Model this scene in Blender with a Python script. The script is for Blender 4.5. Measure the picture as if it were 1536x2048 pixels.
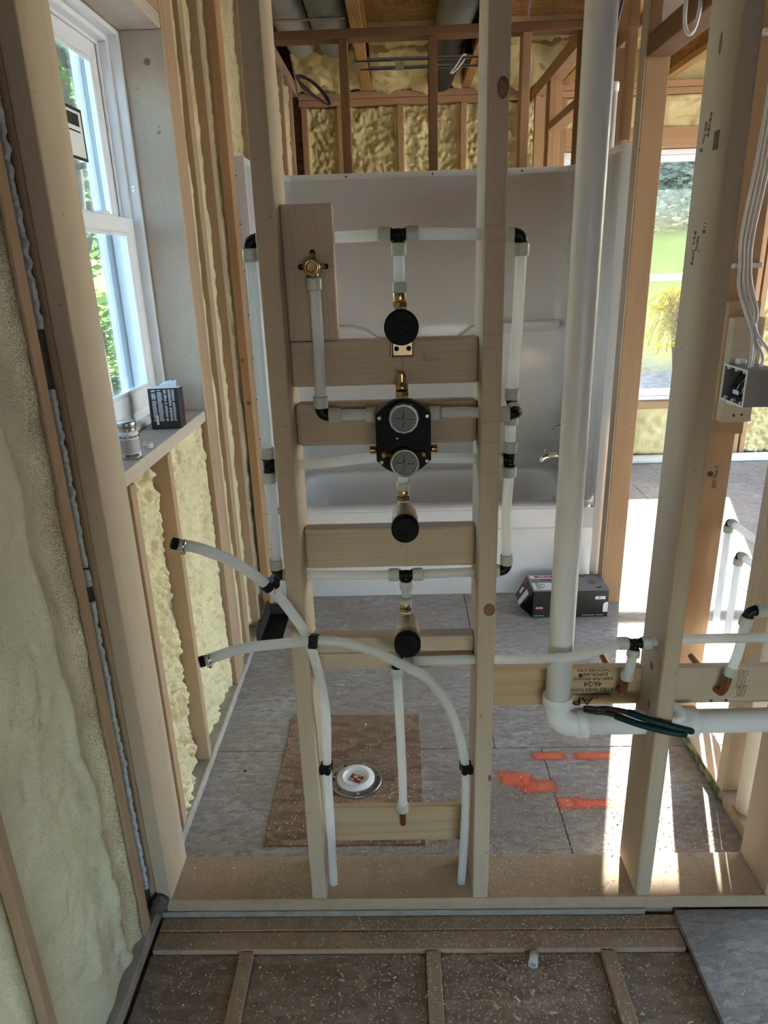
import bpy, bmesh, math, random
from mathutils import Vector, Matrix, noise
for o in list(bpy.data.objects): bpy.data.objects.remove(o)
random.seed(7)
S = bpy.context.scene
COL = S.collection
# ------------------------------------------------------------------ camera
cd = bpy.data.cameras.new('camera'); cam = bpy.data.objects.new('camera', cd); COL.objects.link(cam)
cd.sensor_fit = 'VERTICAL'; cd.sensor_height = 36.0; cd.lens = 1397.0*36/2048; cd.clip_start = .05; cd.clip_end = 300
cam.matrix_world = Matrix(((.9994,.0222,.0254,0),(.0164,.3378,-.9411,0),(-.0295,.9410,.3372,1.575),(0,0,0,1)))
cam.rotation_mode = 'XYZ'
S.camera = cam
# ------------------------------------------------------------------ sky, sun, exposure
SUN_EL, SUN_AZ = math.radians(25.6), math.radians(18.0)      # sun stands beyond the far wall, a little to the right
w = bpy.data.worlds.new('sky'); S.world = w; w.use_nodes = True
wn = w.node_tree; wn.nodes.clear()
sky = wn.nodes.new('ShaderNodeTexSky'); sky.sky_type = 'NISHITA'; sky.sun_disc = False
sky.sun_elevation = SUN_EL; sky.sun_rotation = SUN_AZ; sky.air_density = 1.0; sky.dust_density = 1.5
bg = wn.nodes.new('ShaderNodeBackground'); bg.inputs[1].default_value = .42
wo = wn.nodes.new('ShaderNodeOutputWorld'); wn.links.new(sky.outputs[0], bg.inputs[0]); wn.links.new(bg.outputs[0], wo.inputs[0])
sl = bpy.data.lights.new('sun', 'SUN'); sl.energy = 13.0; sl.angle = math.radians(.53); sl.color = (1.0, .96, .90)
so = bpy.data.objects.new('sun', sl); COL.objects.link(so)
trav = Vector((-math.sin(SUN_AZ)*math.cos(SUN_EL), -math.cos(SUN_AZ)*math.cos(SUN_EL), -math.sin(SUN_EL)))
so.rotation_euler = trav.to_track_quat('-Z', 'Y').to_euler(); so.location = (3, 14, 8)
S.view_settings.view_transform = 'Standard'; S.view_settings.look = 'None'; S.view_settings.gamma = 1
S.view_settings.use_curve_mapping = False
S.view_settings.exposure = 2.42
S.cycles.max_bounces = 7; S.cycles.diffuse_bounces = 4; S.cycles.use_adaptive_sampling = True; S.cycles.adaptive_threshold = .2; S.cycles.glossy_bounces = 3; S.cycles.transmission_bounces = 6; S.cycles.caustics_reflective = False; S.cycles.caustics_refractive = False
# ------------------------------------------------------------------ mesh helpers
V = Vector
def link(o, parent=None):
    COL.objects.link(o)
    if parent is not None:
        o.parent = parent
        o.matrix_parent_inverse = Matrix.Translation(-parent.location) if parent.type == 'EMPTY' else parent.matrix_world.inverted()
    return o
def obj(name, bm, mat, parent=None, label=None):
    me = bpy.data.meshes.new(name)
    if isinstance(bm, bmesh.types.BMesh):
        bm.to_mesh(me); bm.free()
    else:
        me.from_pydata(*bm)
    if mat: me.materials.append(mat)
    o = bpy.data.objects.new(name, me); link(o, parent)
    if parent is not None and parent.type != 'EMPTY':
        o.matrix_parent_inverse = Matrix.LocRotScale(parent.location, parent.rotation_euler, None).inverted()
    if label: o['label'] = label
    return o
def tag(o, label, cat, group=None, kind=None):
    o['label'] = label; o['category'] = cat
    if group: o['group'] = group
    if kind: o['kind'] = kind
    return o
def thing(name, label, cat, loc=(0,0,0), group=None, kind=None):
    o = bpy.data.objects.new(name, None); COL.objects.link(o); o.location = loc; o.empty_display_size = .02
    return tag(o, label, cat, group, kind)
def struct(name, label, cat='wall', loc=(0,0,0)): return thing(name, label, cat, loc, kind='structure')
def B(): return bmesh.new()
def box(bm, x0,x1,y0,y1,z0,z1, bev=0, seg=1):
    m = Matrix.Translation(((x0+x1)/2,(y0+y1)/2,(z0+z1)/2)) @ Matrix.Diagonal((abs(x1-x0),abs(y1-y0),abs(z1-z0),1))
    r = bmesh.ops.create_cube(bm, size=1, matrix=m)
    if bev:
        es = set(e for v in r['verts'] for e in v.link_edges)
        bmesh.ops.bevel(bm, geom=list(es), offset=bev, segments=seg, affect='EDGES', profile=.5)
    return bm
def frame(d):
    d = V(d).normalized(); a = V((0,0,1)) if abs(d.z) < .9 else V((1,0,0))
    u = d.cross(a).normalized(); return u, d.cross(u).normalized(), d
def ring(bm, c, u, v, r, seg, ph=0):
    return [bm.verts.new(V(c) + u*(r*math.cos(ph+2*math.pi*i/seg)) + v*(r*math.sin(ph+2*math.pi*i/seg))) for i in range(seg)]
def bridge(bm, a, b, smooth=True):
    n = len(a)
    for i in range(n):
        f = bm.faces.new((a[i], a[(i+1)%n], b[(i+1)%n], b[i])); f.smooth = smooth
def lathe(bm, prof, p, d, seg=20, smooth=True, caps=True, ph=0):
    """prof: (radius, height along d)"""
    u, v, d = frame(d); last = None; first = None
    for r, h in prof:
        k = ring(bm, V(p)+d*h, u, v, max(r,1e-5), seg, ph)
        if last: bridge(bm, last, k, smooth)
        else: first = k
        last = k
    if caps:
        bm.faces.new(first[::-1]); bm.faces.new(last)
    return bm
def cyl(bm, p0, p1, r, seg=16, r2=None, smooth=True):
    d = V(p1)-V(p0); return lathe(bm, [(r,0),(r if r2 is None else r2, d.length)], p0, d, seg, smooth)
def catmull(P, n=6):
    P = [V(p) for p in P]; Q = [P[0]*2-P[1]] + P + [P[-1]*2-P[-2]]; out = []
    for i in range(1, len(Q)-2):
        a,b,c,d = Q[i-1:i+3]
        for k in range(n):
            t = k/n; out.append(.5*((2*b)+(c-a)*t+(2*a-5*b+4*c-d)*t*t+(3*b-a-3*c+d)*t**3))
    out.append(P[-1]); return out
def tube(bm, pts, r, seg=10, smooth_path=0):
    pts = catmull(pts, smooth_path) if smooth_path else [V(p) for p in pts]
    u = None; last = None; first = None
    for i, p in enumerate(pts):
        t = (pts[min(i+1,len(pts)-1)] - pts[max(i-1,0)]).normalized()
        if u is None: u = frame(t)[0]
        u = (u - t*u.dot(t)).normalized(); v = t.cross(u)
        k = ring(bm, p, u, v, r, seg)
        if last: bridge(bm, last, k)
        else: first = k
        last = k
    bm.faces.new(first[::-1]); bm.faces.new(last)
    return bm
def prism(bm, poly, o, u, v, n, depth):
    """poly of (a,b) in plane (u,v) at o, pushed depth along n"""
    o,u,v,n = V(o),V(u),V(v),V(n)
    a = [bm.verts.new(o+u*x+v*y) for x,y in poly]; b = [bm.verts.new(o+u*x+v*y+n*depth) for x,y in poly]
    bm.faces.new(a); bm.faces.new(b[::-1]); bridge(bm, b, a, False)
    bmesh.ops.recalc_face_normals(bm, faces=bm.faces)
    return bm
def ball(bm, c, r, sub=2):
    bmesh.ops.create_icosphere(bm, subdivisions=sub, radius=r, matrix=Matrix.Translation(c))
    for f in bm.faces: f.smooth = True
    return bm
def board(name, parent, x0,x1,y0,y1,z0,z1, mat, bev=.003, axis=None, label=None, seg=2):
    """a sawn board whose length runs along its own local Z, so grain follows it"""
    c = V(((x0+x1)/2,(y0+y1)/2,(z0+z1)/2)); d = (abs(x1-x0),abs(y1-y0),abs(z1-z0))
    if axis is None: axis = 'XYZ'[max(range(3), key=lambda i: d[i])]
    bm = B()
    if axis == 'Z': ld = d; rot = (0,0,0)
    elif axis == 'X': ld = (d[2],d[1],d[0]); rot = (0,math.pi/2,0)
    else: ld = (d[0],d[2],d[1]); rot = (-math.pi/2,0,0)
    box(bm, -ld[0]/2,ld[0]/2,-ld[1]/2,ld[1]/2,-ld[2]/2,ld[2]/2, min(bev, min(ld)*.3), seg)
    me = bpy.data.meshes.new(name); bm.to_mesh(me); bm.free(); me.materials.append(mat)
    o = bpy.data.objects.new(name, me); o.location = c; o.rotation_euler = rot
    link(o, parent)
    if label: o['label'] = label
    return o
def text(name, s, size, o, u, v, mat, parent, align='CENTER', depth=.0004, sx=1.0):
    """lettering as flat geometry: baseline along u, up along v"""
    c = bpy.data.curves.new('tmp', 'FONT'); c.body = s; c.size = size; c.align_x = align; c.align_y = 'CENTER'; c.extrude = depth; c.resolution_u = 3
    t = bpy.data.objects.new('tmp', c); COL.objects.link(t)
    dg = bpy.context.evaluated_depsgraph_get(); me = bpy.data.meshes.new_from_object(t.evaluated_get(dg))
    bpy.data.objects.remove(t); bpy.data.curves.remove(c)
    u = V(u).normalized(); v = V(v).normalized(); n = u.cross(v)
    M = Matrix((( u.x*sx, v.x, n.x, o[0]),(u.y*sx, v.y, n.y, o[1]),(u.z*sx, v.z, n.z, o[2]),(0,0,0,1)))
    me.transform(M); me.materials.clear(); me.materials.append(mat); me.name = name
    q = bpy.data.objects.new(name, me); link(q, parent)
    if parent is not None and parent.type != 'EMPTY':
        q.matrix_parent_inverse = Matrix.LocRotScale(parent.location, parent.rotation_euler, None).inverted()
    return q
# ------------------------------------------------------------------ material helpers
class NT:
    def __init__(s, name):
        s.m = bpy.data.materials.new(name); s.m.use_nodes = True; s.t = s.m.node_tree; s.t.nodes.clear()
        s.out = s.t.nodes.new('ShaderNodeOutputMaterial')
    def n(s, ty, inp=None, **kw):
        x = s.t.nodes.new('ShaderNode'+ty)
        for k, v in kw.items(): setattr(x, k, v)
        for k, v in (inp or {}).items(): s.set(x, k, v)
        return x
    def set(s, x, k, v):
        i = x.inputs[k]
        if isinstance(v, bpy.types.NodeSocket): s.t.links.new(v, i)
        elif isinstance(v, bpy.types.Node): s.t.links.new(v.outputs[0], i)
        else: i.default_value = v
    def mix(s, f, a, b, bt='MIX'):
        x = s.n('Mix', data_type='RGBA', blend_type=bt); s.set(x, 0, f)
        for i, v in ((6,a),(7,b)): s.set(x, i, c4(v) if isinstance(v, tuple) else v)
        return x.outputs[2]
    def math(s, op, a, b=0.0, c=None):
        x = s.n('Math', operation=op); s.set(x, 0, a); s.set(x, 1, b)
        if c is not None: s.set(x, 2, c)
        return x.outputs[0]
    def ramp(s, f, *stops):
        x = s.n('ValToRGB'); s.set(x, 0, f); e = x.color_ramp.elements
        while len(e) < len(stops): e.new(.5)
        for i, (p, c) in enumerate(stops): e[i].position = p; e[i].color = c4(c if isinstance(c, tuple) else (c,c,c))
        return x.outputs[0]
    def bsdf(s, **kw):
        x = s.n('BsdfPrincipled')
        for k, v in kw.items():
            k = k.replace('_', ' ')
            s.set(x, k, c4(v) if isinstance(v, tuple) and len(v) == 3 and 'olor' in k else v)
        s.t.links.new(x.outputs[0], s.out.inputs[0]); return x
    def bump(s, h, st=.3, d=.01):
        return s.n('Bump', {'Height': h, 'Strength': st, 'Distance': d}).outputs[0]
    def noise(s, vec, scale, detail=3, rough=.5, dist=0):
        return s.n('TexNoise', {'Vector': vec, 'Scale': scale, 'Detail': detail, 'Roughness': rough, 'Distortion': dist}).outputs[0]
    def objco(s, scale=(1,1,1), rnd=0, rot=(0,0,0)):
        v = s.n('TexCoord').outputs['Object']
        if rnd:
            r = s.n('ObjectInfo').outputs['Random']
            v = s.n('VectorMath', {0: v, 1: s.n('CombineXYZ', {0: s.math('MULTIPLY', r, rnd), 1: s.math('MULTIPLY', r, rnd*1.7), 2: s.math('MULTIPLY', r, rnd*23)}).outputs[0]}, operation='ADD').outputs[0]
        return s.n('Mapping', {'Vector': v, 'Scale': scale, 'Rotation': rot}).outputs[0]
def c4(c): return (*c, 1.0) if len(c) == 3 else c
def plain(name, col, rough=.5, metal=0, spec=.5, noise_amt=.12, nscale=40, bump=.05, **kw):
    t = NT(name); co = t.objco(); nz = t.noise(co, nscale, 2)
    c = t.mix(t.math('MULTIPLY', nz, noise_amt*2), tuple(x*(1+noise_amt*.5) for x in col), tuple(x*(1-noise_amt) for x in col))
    t.bsdf(Base_Color=c, Roughness=t.math('ADD', t.math('MULTIPLY', nz, .12), rough-.06), Metallic=metal, Specular_IOR_Level=spec, **(dict(Normal=t.bump(nz, bump, .002)) if bump > .06 else {}), **kw)
    return t.m
def wood(name, light, dark, knot, ring=60, dirt=None, dirt_amt=0, rough=.72, ringamt=.3):
    t = NT(name); co = t.objco(rnd=.21)
    wn_ = t.n('TexNoise', {'Vector': t.n('Mapping', {'Vector': co, 'Scale': (7,7,1.5)}).outputs[0], 'Scale': 1.0, 'Detail': 2.0, 'Roughness': .45}).outputs[1]
    wp = t.n('VectorMath', {0: t.n('VectorMath', {0: wn_, 1: (.5,.5,.5)}, operation='SUBTRACT').outputs[0], 3: .055}, operation='SCALE').outputs[0]
    p = t.n('VectorMath', {0: t.n('VectorMath', {0: co, 1: wp}, operation='ADD').outputs[0], 1: (1,1,0)}, operation='MULTIPLY').outputs[0]
    r = t.n('VectorMath', {0: t.n('VectorMath', {0: p, 1: (.045,.03,0)}, operation='ADD').outputs[0]}, operation='LENGTH').outputs['Value']
    vo = t.n('TexVoronoi', {'Vector': co, 'Scale': 4.2, 'Randomness': 1.0}, feature='F1').outputs[0]
    kd = t.ramp(vo, (.0,1.0), (.22,.0))
    ph = t.math('ADD', t.math('MULTIPLY', r, ring*21.0), t.math('MULTIPLY', kd, 5.0))
    sn = t.math('ADD', t.math('MULTIPLY', t.math('SINE', ph), .5), .5)
    fib = t.noise(t.n('Mapping', {'Vector': co, 'Scale': (420,420,7)}).outputs[0], 1, 3)
    mid = t.noise(t.n('Mapping', {'Vector': co, 'Scale': (70,70,1.6)}).outputs[0], 1, 3)
    big = t.noise(t.n('Mapping', {'Vector': co, 'Scale': (9,9,1.3)}).outputs[0], 1, 3)
    c = t.mix(t.math('MULTIPLY', t.math('MULTIPLY', t.ramp(sn, (.45,0.0), (.97,1.0)), ringamt), t.ramp(mid, (.3,.35), (.65,1.0))), light, dark)
    c = t.mix(t.math('MULTIPLY', t.math('ADD', fib, mid), .26), c, dark)
    c = t.mix(t.ramp(big, (.45,0.0), (.8,.45)), c, tuple(x*.75 for x in dark))
    kn = t.ramp(vo, (.022,1.0), (.034,.55), (.040,1.0), (.052,.0))
    c = t.mix(kn, c, knot)
    if dirt: c = t.mix(t.math('MULTIPLY', t.ramp(t.noise(t.objco(), 14, 5, .7), (.42,0.0), (.7,1.0)), dirt_amt), c, dirt)
    sp = t.ramp(t.noise(co, 60, 2), (.72,0.0), (.78,.6)); c = t.mix(sp, c, tuple(x*.45 for x in dark))
    t.bsdf(Base_Color=c, Roughness=rough, Specular_IOR_Level=.22, Normal=t.bump(fib, .25, .0015))
    return t.m
def osb(name, cols, dirt, dirt_amt, scale=1.0, rough=.8, flake=1.0):
    t = NT(name); co = t.objco()
    wob = t.n('VectorMath', {0: co, 1: t.n('VectorMath', {0: t.n('TexNoise', {'Vector': co, 'Scale': 9.0, 'Detail': 2.0}).outputs[1], 3: .06}, operation='SCALE').outputs[0]}, operation='ADD').outputs[0]
    lay = []
    for k, (a, s1, s2) in enumerate(((.35,13,95),(1.35,14,110),(-.75,12,90),(2.2,15,100))):
        m = t.n('Mapping', {'Vector': wob, 'Rotation': (0,0,a), 'Scale': (s1*scale,s2*scale,40), 'Location': (k*3.1,k*1.7,0)}).outputs[0]
        lay.append(t.n('TexVoronoi', {'Vector': m, 'Scale': 1.0}, feature='F1').outputs[1])
    sel = t.n('TexVoronoi', {'Vector': t.n('Mapping', {'Vector': wob, 'Scale': (26*scale,26*scale,30)}).outputs[0], 'Scale': 1.0}).outputs[1]
    s1 = t.n('SeparateColor', {0: sel}).outputs
    v = t.mix(t.math('GREATER_THAN', s1[0], .45), lay[0], lay[1]); v = t.mix(t.math('GREATER_THAN', s1[1], .55), v, lay[2]); v = t.mix(t.math('GREATER_THAN', s1[2], .72), v, lay[3])
    g = t.n('SeparateColor', {0: v}).outputs[0]
    fn = t.noise(co, 160, 3, .75); fn2 = t.noise(t.n('Mapping', {'Vector': co, 'Scale': (30,60,1), 'Rotation': (0,0,.5)}).outputs[0], 1, 5, .72); dn = t.noise(co, 3.2, 4, .65)
    gg = t.math('ADD', t.math('MULTIPLY', t.math('SUBTRACT', g, .5), flake), .5)
    gg = t.math('ADD', gg, t.math('MULTIPLY', t.math('SUBTRACT', fn2, .5), 1.7))
    c = t.ramp(gg, (0.0,cols[0]), (.5,cols[1]), (1.0,cols[2]))
    c = t.mix(t.ramp(fn, (.45,0.0), (.75,.55)), c, tuple(x*.6 for x in cols[0]))
    c = t.mix(t.math('MULTIPLY', t.ramp(dn, (.36,0.0), (.66,1.0)), dirt_amt), c, dirt)
    t.bsdf(Base_Color=c, Roughness=rough, Specular_IOR_Level=.3, Normal=t.bump(fn, .35, .0012))
    return t.m
def foam(name, a, b, dust, dust_amt, band=None):
    t = NT(name); co = t.objco()
    n1 = t.noise(co, 6, 4, .6); n2 = t.noise(co, 48, 3, .6); n3 = t.noise(co, 170, 2, .6)
    c = t.mix(t.ramp(n1, (.35,0.0), (.7,1.0)), a, b)
    c = t.mix(t.math('MULTIPLY', t.ramp(t.noise(co, 3.2, 5, .72), (.5,0.0), (.72,1.0)), dust_amt), c, dust)
    if band:                                   # overspray thins to speckle where the foam meets the corner stud
        y = t.n('SeparateXYZ', {0: co}).outputs[1]
        m = t.math('DIVIDE', t.math('SUBTRACT', t.math('ADD', y, t.math('MULTIPLY', t.math('SUBTRACT', n1, .5), .12)), band[0]), band[1]-band[0])
        sp = t.ramp(t.math('ADD', t.math('MULTIPLY', m, .62), t.math('MULTIPLY', t.math('SUBTRACT', t.noise(co, 420, 2), .5), 1.5)), (.35,0.0), (.55,.85))
        c = t.mix(sp, c, band[2])
    t.bsdf(Base_Color=c, Roughness=.42, Specular_IOR_Level=.4, Normal=t.bump(t.math('ADD', t.math('MULTIPLY', n2, .8), t.math('MULTIPLY', n3, .55)), .75, .006))
    return t.m
def pexmat(name, col, tr=.4):
    t = NT(name); co = t.objco()
    p = t.n('BsdfPrincipled', {'Base Color': c4(col), 'Roughness': .28, 'Specular IOR Level': .5})
    q = t.n('BsdfTranslucent', {'Color': c4(tuple(min(1, x*1.02) for x in col))})
    x = t.n('MixShader', {0: tr, 1: p.outputs[0], 2: q.outputs[0]}); t.t.links.new(x.outputs[0], t.out.inputs[0]); return t.m
def glassmat(name, tint):
    t = NT(name)
    a = t.n('BsdfTransparent', {'Color': c4(tint)}); g = t.n('BsdfGlossy', {'Color': (1,1,1,1), 'Roughness': .02})
    dn = t.noise(t.objco(), 5, 4)
    x = t.n('MixShader', {0: t.math('ADD', t.math('MULTIPLY', t.n('LayerWeight', {'Blend': .25}).outputs[0], .45), t.math('MULTIPLY', dn, .04)), 1: a.outputs[0], 2: g.outputs[0]})
    t.t.links.new(x.outputs[0], t.out.inputs[0]); return t.m
# ------------------------------------------------------------------ materials
W_NEW = wood('pale_spruce', (.57,.465,.35), (.415,.32,.22), (.17,.085,.04), ring=55)
W_NEW2 = wood('fresh_spruce', (.61,.50,.375), (.45,.345,.24), (.20,.10,.045), ring=42, ringamt=.42)
W_OLD = wood('orange_fir', (.50,.315,.175), (.35,.195,.095), (.12,.05,.025), ring=70)
W_LEFT = wood('dusty_tan_lumber', (.46,.32,.205), (.33,.21,.13), (.13,.07,.04), ring=70, dirt=(.36,.27,.2), dirt_amt=.5)
W_DARK = wood('brown_lumber', (.25,.135,.07), (.15,.075,.04), (.06,.03,.02), ring=70)
W_JOIST = wood('golden_flange_lumber', (.55,.33,.13), (.30,.15,.05), (.16,.07,.03), ring=34, ringamt=.8)
W_GREY = wood('weathered_grey_lumber', (.46,.41,.355), (.32,.275,.23), (.09,.06,.045), ring=70, dirt=(.16,.13,.11), dirt_amt=.5)
W_PLATE = wood('bottom_plate_lumber', (.56,.43,.30), (.42,.29,.185), (.17,.09,.045), ring=60, dirt=(.30,.22,.15), dirt_amt=.35)
W_JAMB = wood('window_jamb_lumber', (.56,.485,.40), (.43,.355,.28), (.16,.10,.06), ring=70, dirt=(.42,.33,.24), dirt_amt=.4)  # paler copy of the tan lumber: window light and overspray put into its colour
W_SUB = wood('brown_floor_strip', (.50,.37,.255), (.36,.25,.165), (.08,.045,.03), ring=70, dirt=(.24,.175,.125), dirt_amt=.5)
W_PLY = wood('plywood_strip', (.56,.42,.25), (.42,.285,.145), (.14,.06,.025), ring=14, ringamt=.55)
OSB_GREY = osb('grey_weathered_osb', ((.26,.245,.23),(.43,.415,.40),(.60,.585,.565)), (.32,.265,.215), .75, 1.0, .8, .6)
OSB_BROWN = osb('brown_osb', ((.19,.12,.08),(.31,.205,.14),(.42,.30,.21)), (.20,.14,.10), .4, .42, .8, .95)
OSB_DARK = osb('dark_subfloor_osb', ((.22,.165,.12),(.34,.265,.20),(.46,.37,.29)), (.21,.155,.115), .5, .5, .8, .8)
OSB_SHEET = osb('slate_grey_osb', ((.22,.22,.21),(.34,.335,.325),(.47,.465,.45)), (.25,.235,.22), .4, .7, .8, .6)
OSB_CEIL = osb('ceiling_osb', ((.23,.11,.035),(.37,.20,.07),(.48,.28,.11)), (.26,.13,.05), .3)
FOAM = foam('spray_foam', (.74,.65,.40), (.64,.55,.32), (.40,.28,.16), .5)
FOAM_G = foam('pale_green_spray_foam', (.76,.735,.53), (.66,.635,.45), (.50,.42,.29), .4, (1.12,1.30,(.30,.22,.14)))
FOAM_Y = foam('yellow_spray_foam', (.74,.63,.33), (.62,.51,.25), (.44,.34,.2), .25)
PVC = plain('white_pvc', (.80,.80,.79), .32, noise_amt=.06, nscale=12)
PVC_CREAM = plain('cream_pvc', (.80,.75,.64), .35, noise_amt=.06, nscale=12)
PEX = pexmat('translucent_white_pex', (.93,.95,.96), .62)
COLLAR = pexmat('pale_green_collar', (.66,.70,.62), .2)
BLACK = plain('black_plastic', (.006,.006,.0065), .42, spec=.25)
BLACK_M = plain('matte_black_cap', (.004,.004,.004), .55, spec=.15)
RUBBER_G = plain('dark_green_grip', (.004,.028,.030), .5, spec=.25)
STEEL_D = plain('dark_tool_steel', (.05,.037,.03), .5, metal=.5)
BRASS = plain('brass', (.50,.345,.15), .25, metal=1, noise_amt=.2)
BRASS_D = plain('dull_brass', (.42,.31,.17), .35, metal=1, noise_amt=.2)
NICKEL = plain('rough_cast_brass', (.52,.46,.37), .42, metal=.85, noise_amt=.15, nscale=200, bump=.2)
CHROME = plain('chrome', (.75,.75,.76), .07, metal=1, noise_amt=.02, bump=0)
STEEL = plain('stainless_steel', (.38,.375,.36), .3, metal=1, noise_amt=.1)
GALV = plain('galvanised_steel', (.30,.31,.305), .45, metal=.8, noise_amt=.2, nscale=120)
COPPER = plain('copper', (.34,.15,.085), .38, metal=.9, noise_amt=.3, nscale=60)
FIBER = plain('white_fibreglass', (.80,.79,.79), .12, noise_amt=.02, nscale=3, bump=.0)
VINYL = plain('white_vinyl', (.82,.83,.85), .35, noise_amt=.03, nscale=8, bump=.01)
GLASS = glassmat('window_glass', (.66,.67,.66))
GLASS_L = glassmat('side_window_glass', (.72,.80,.82))
DIALGREY = plain('grey_dial', (.19,.22,.225), .6, spec=.2)
GREYBOX = plain('grey_box_plastic', (.19,.19,.20), .5)
GREYWHITE = plain('box_rim_white', (.72,.72,.73), .5)
CABLE = plain('white_cable', (.66,.65,.63), .45)
CABLE_P = plain('purple_cable', (.075,.05,.10), .4)
DUCT = plain('grey_duct_wrap', (.20,.215,.21), .5, noise_amt=.3, nscale=9, bump=.3)
DUCT_T = plain('silvery_duct_wrap', (.33,.34,.32), .42, noise_amt=.3, nscale=9, bump=.3)
DUCT_B = plain('black_flex_duct', (.02,.02,.022), .45, noise_amt=.3, nscale=25, bump=.3)
CAULK = plain('white_caulk', (.42,.45,.48), .75, noise_amt=.2, nscale=90, bump=.4)
GAPDARK = plain('dark_gap_filler', (.10,.085,.07), .9, noise_amt=.5, nscale=80, bump=.6)
CARD_K = plain('black_cardboard', (.012,.012,.013), .45)
CARD_G = plain('grey_cardboard', (.20,.195,.20), .5)
CARD_W = plain('white_label', (.75,.75,.74), .6)
CARD_R = plain('red_label', (.50,.025,.03), .55)
PAPER_R = plain('red_sticker', (.32,.05,.05), .6, noise_amt=.3, nscale=150)
INK = plain('black_ink', (.02,.018,.016), .8)
INK_SOFT = plain('faded_ink', (.13,.10,.07), .8)
PENCIL = plain('pencil', (.36,.29,.21), .8)
INK_W = plain('white_ink', (.75,.76,.78), .6)
NAIL = plain('nail_head', (.06,.055,.05), .5, metal=.4)
CHIP = plain('pale_shaving', (.74,.64,.47), .8, noise_amt=.3, nscale=30)
def leafmat(name, col):
    t = NT(name); co = t.objco(); c = t.mix(t.noise(co, 1.3, 4), col, tuple(x*.45 for x in col))
    x = t.n('MixShader', {0: .45, 1: t.n('BsdfDiffuse', {'Color': c}).outputs[0], 2: t.n('BsdfTranslucent', {'Color': c}).outputs[0]}); t.t.links.new(x.outputs[0], t.out.inputs[0]); return t.m
LEAF = leafmat('green_leaf', (.22,.34,.11))
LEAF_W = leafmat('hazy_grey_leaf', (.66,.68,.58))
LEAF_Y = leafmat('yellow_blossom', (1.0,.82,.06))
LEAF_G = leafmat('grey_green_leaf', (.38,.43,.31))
BARK = plain('grey_bark', (.15,.125,.10), .9, noise_amt=.4, nscale=20, bump=.5)
SIDING = plain('blue_siding', (.09,.16,.30), .6)
def paintmat(name='orange_marking_paint', col=(1.0,.21,.10)):
    t = NT(name); co = t.objco()
    uv = t.n('TexCoord').outputs['Generated']; s = t.n('SeparateXYZ', {0: uv}).outputs
    ed = t.math('MINIMUM', t.math('MULTIPLY', t.math('MINIMUM', s[0], t.math('SUBTRACT', 1.0, s[0])), 4.0), t.math('MULTIPLY', t.math('MINIMUM', s[1], t.math('SUBTRACT', 1.0, s[1])), 2.6))
    a = t.ramp(t.math('ADD', ed, t.math('MULTIPLY', t.math('SUBTRACT', t.noise(co, 140, 5, .7), .5), .9)), (.10,0.0), (1.15,.9))
    t.bsdf(Base_Color=col, Roughness=.7, Alpha=a); return t.m
PAINT = paintmat()
def stainmat():
    t = NT('green_end_stain'); co = t.objco()
    t.bsdf(Base_Color=(.06,.16,.07), Roughness=.8, Alpha=t.ramp(t.noise(co, 22, 4, .6), (.48,0.0), (.58,.8))); return t.m
STAIN = stainmat()
def groundmat():
    t = NT('lawn_and_gravel'); co = t.objco()
    s = t.n('SeparateXYZ', {0: co}).outputs
    g = t.mix(t.noise(co, 1.1, 5, .65), (.32,.40,.02), (.52,.52,.08)); g = t.mix(t.ramp(t.noise(co, 8, 5, .7), (.5,0.0), (.75,.8)), g, (.26,.22,.15))
    gr = t.mix(t.ramp(t.noise(co, 6, 6, .75), (.4,0.0), (.6,1.0)), (.24,.22,.2), (.42,.39,.36))
    k = t.ramp(t.math('ADD', t.math('MULTIPLY', s[1], .1), t.math('MULTIPLY', t.noise(co, .35, 4), .9)), (1.18/2,1.0), (1.52/2,0.0))
    t.bsdf(Base_Color=t.mix(t.ramp(t.math('ADD', t.math('MULTIPLY', s[1], .05), t.math('MULTIPLY', t.noise(co, .5, 4), .35)), (.76,1.0), (.86,0.0)), g, gr), Roughness=.9, Normal=t.bump(t.noise(co, 30, 5), .6, .05)); return t.m
GROUND = groundmat()
# ================================================================== STRUCTURE
F0, F1 = 1.35, 1.49            # front and back face of the valve wall (2x6 framing)
# ---- floor -------------------------------------------------------
fl = struct('floor', 'rough timber subfloor of grey and brown panels with seams and shavings', 'floor')
def panel(name, x0,x1,y0,y1,z0,z1, mat, g=.0015):
    return obj(name, box(B(), x0+g,x1-g,y0+g,y1-g,z0,z1, .0012), mat, fl)
panel('floor_panel', -.82,.457,F0+.008,1.98,-.018,0, OSB_GREY)
panel('floor_panel', .457,1.68,F0+.008,1.98,-.018,0, OSB_GREY)
panel('floor_panel', -.82,.30,1.98,3.2,-.018,0, OSB_GREY)
panel('floor_panel', .30,1.68,1.98,3.2,-.018,0, OSB_GREY)
panel('floor_panel', -.82,1.68,3.2,4.42,-.018,0, OSB_GREY)
panel('floor_panel', -.82,1.68,4.42,5.75,-.018,0, OSB_GREY)
for (a,b,c,d) in ((1.68,2.9,1.35,3.0),(1.68,2.9,3.0,4.4),(1.68,3.3,4.4,5.75),(2.9,5.2,1.35,3.0),(2.9,5.2,3.0,4.4),(3.3,5.2,4.4,5.75)):
    panel('floor_panel', a,b,c,d,-.018,0, OSB_GREY)
panel('floor_light_stop', -.9,5.2,F0+.009,5.75,-.13,-.0185, OSB_DARK, 0)  # unseen slab added below the far panels to stop sky light leaking in
panel('floor_patch', -.419,.047,1.562,2.176,-.016,.0025, OSB_BROWN, 0)
box_bm = B(); cyl(box_bm, (-.538,1.88,-.01), (-.538,1.88,.0006), .0065, 14); obj('hole_shade_disc', box_bm, GAPDARK, fl)  # dark disc stands for the shade inside a bored hole
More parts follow.
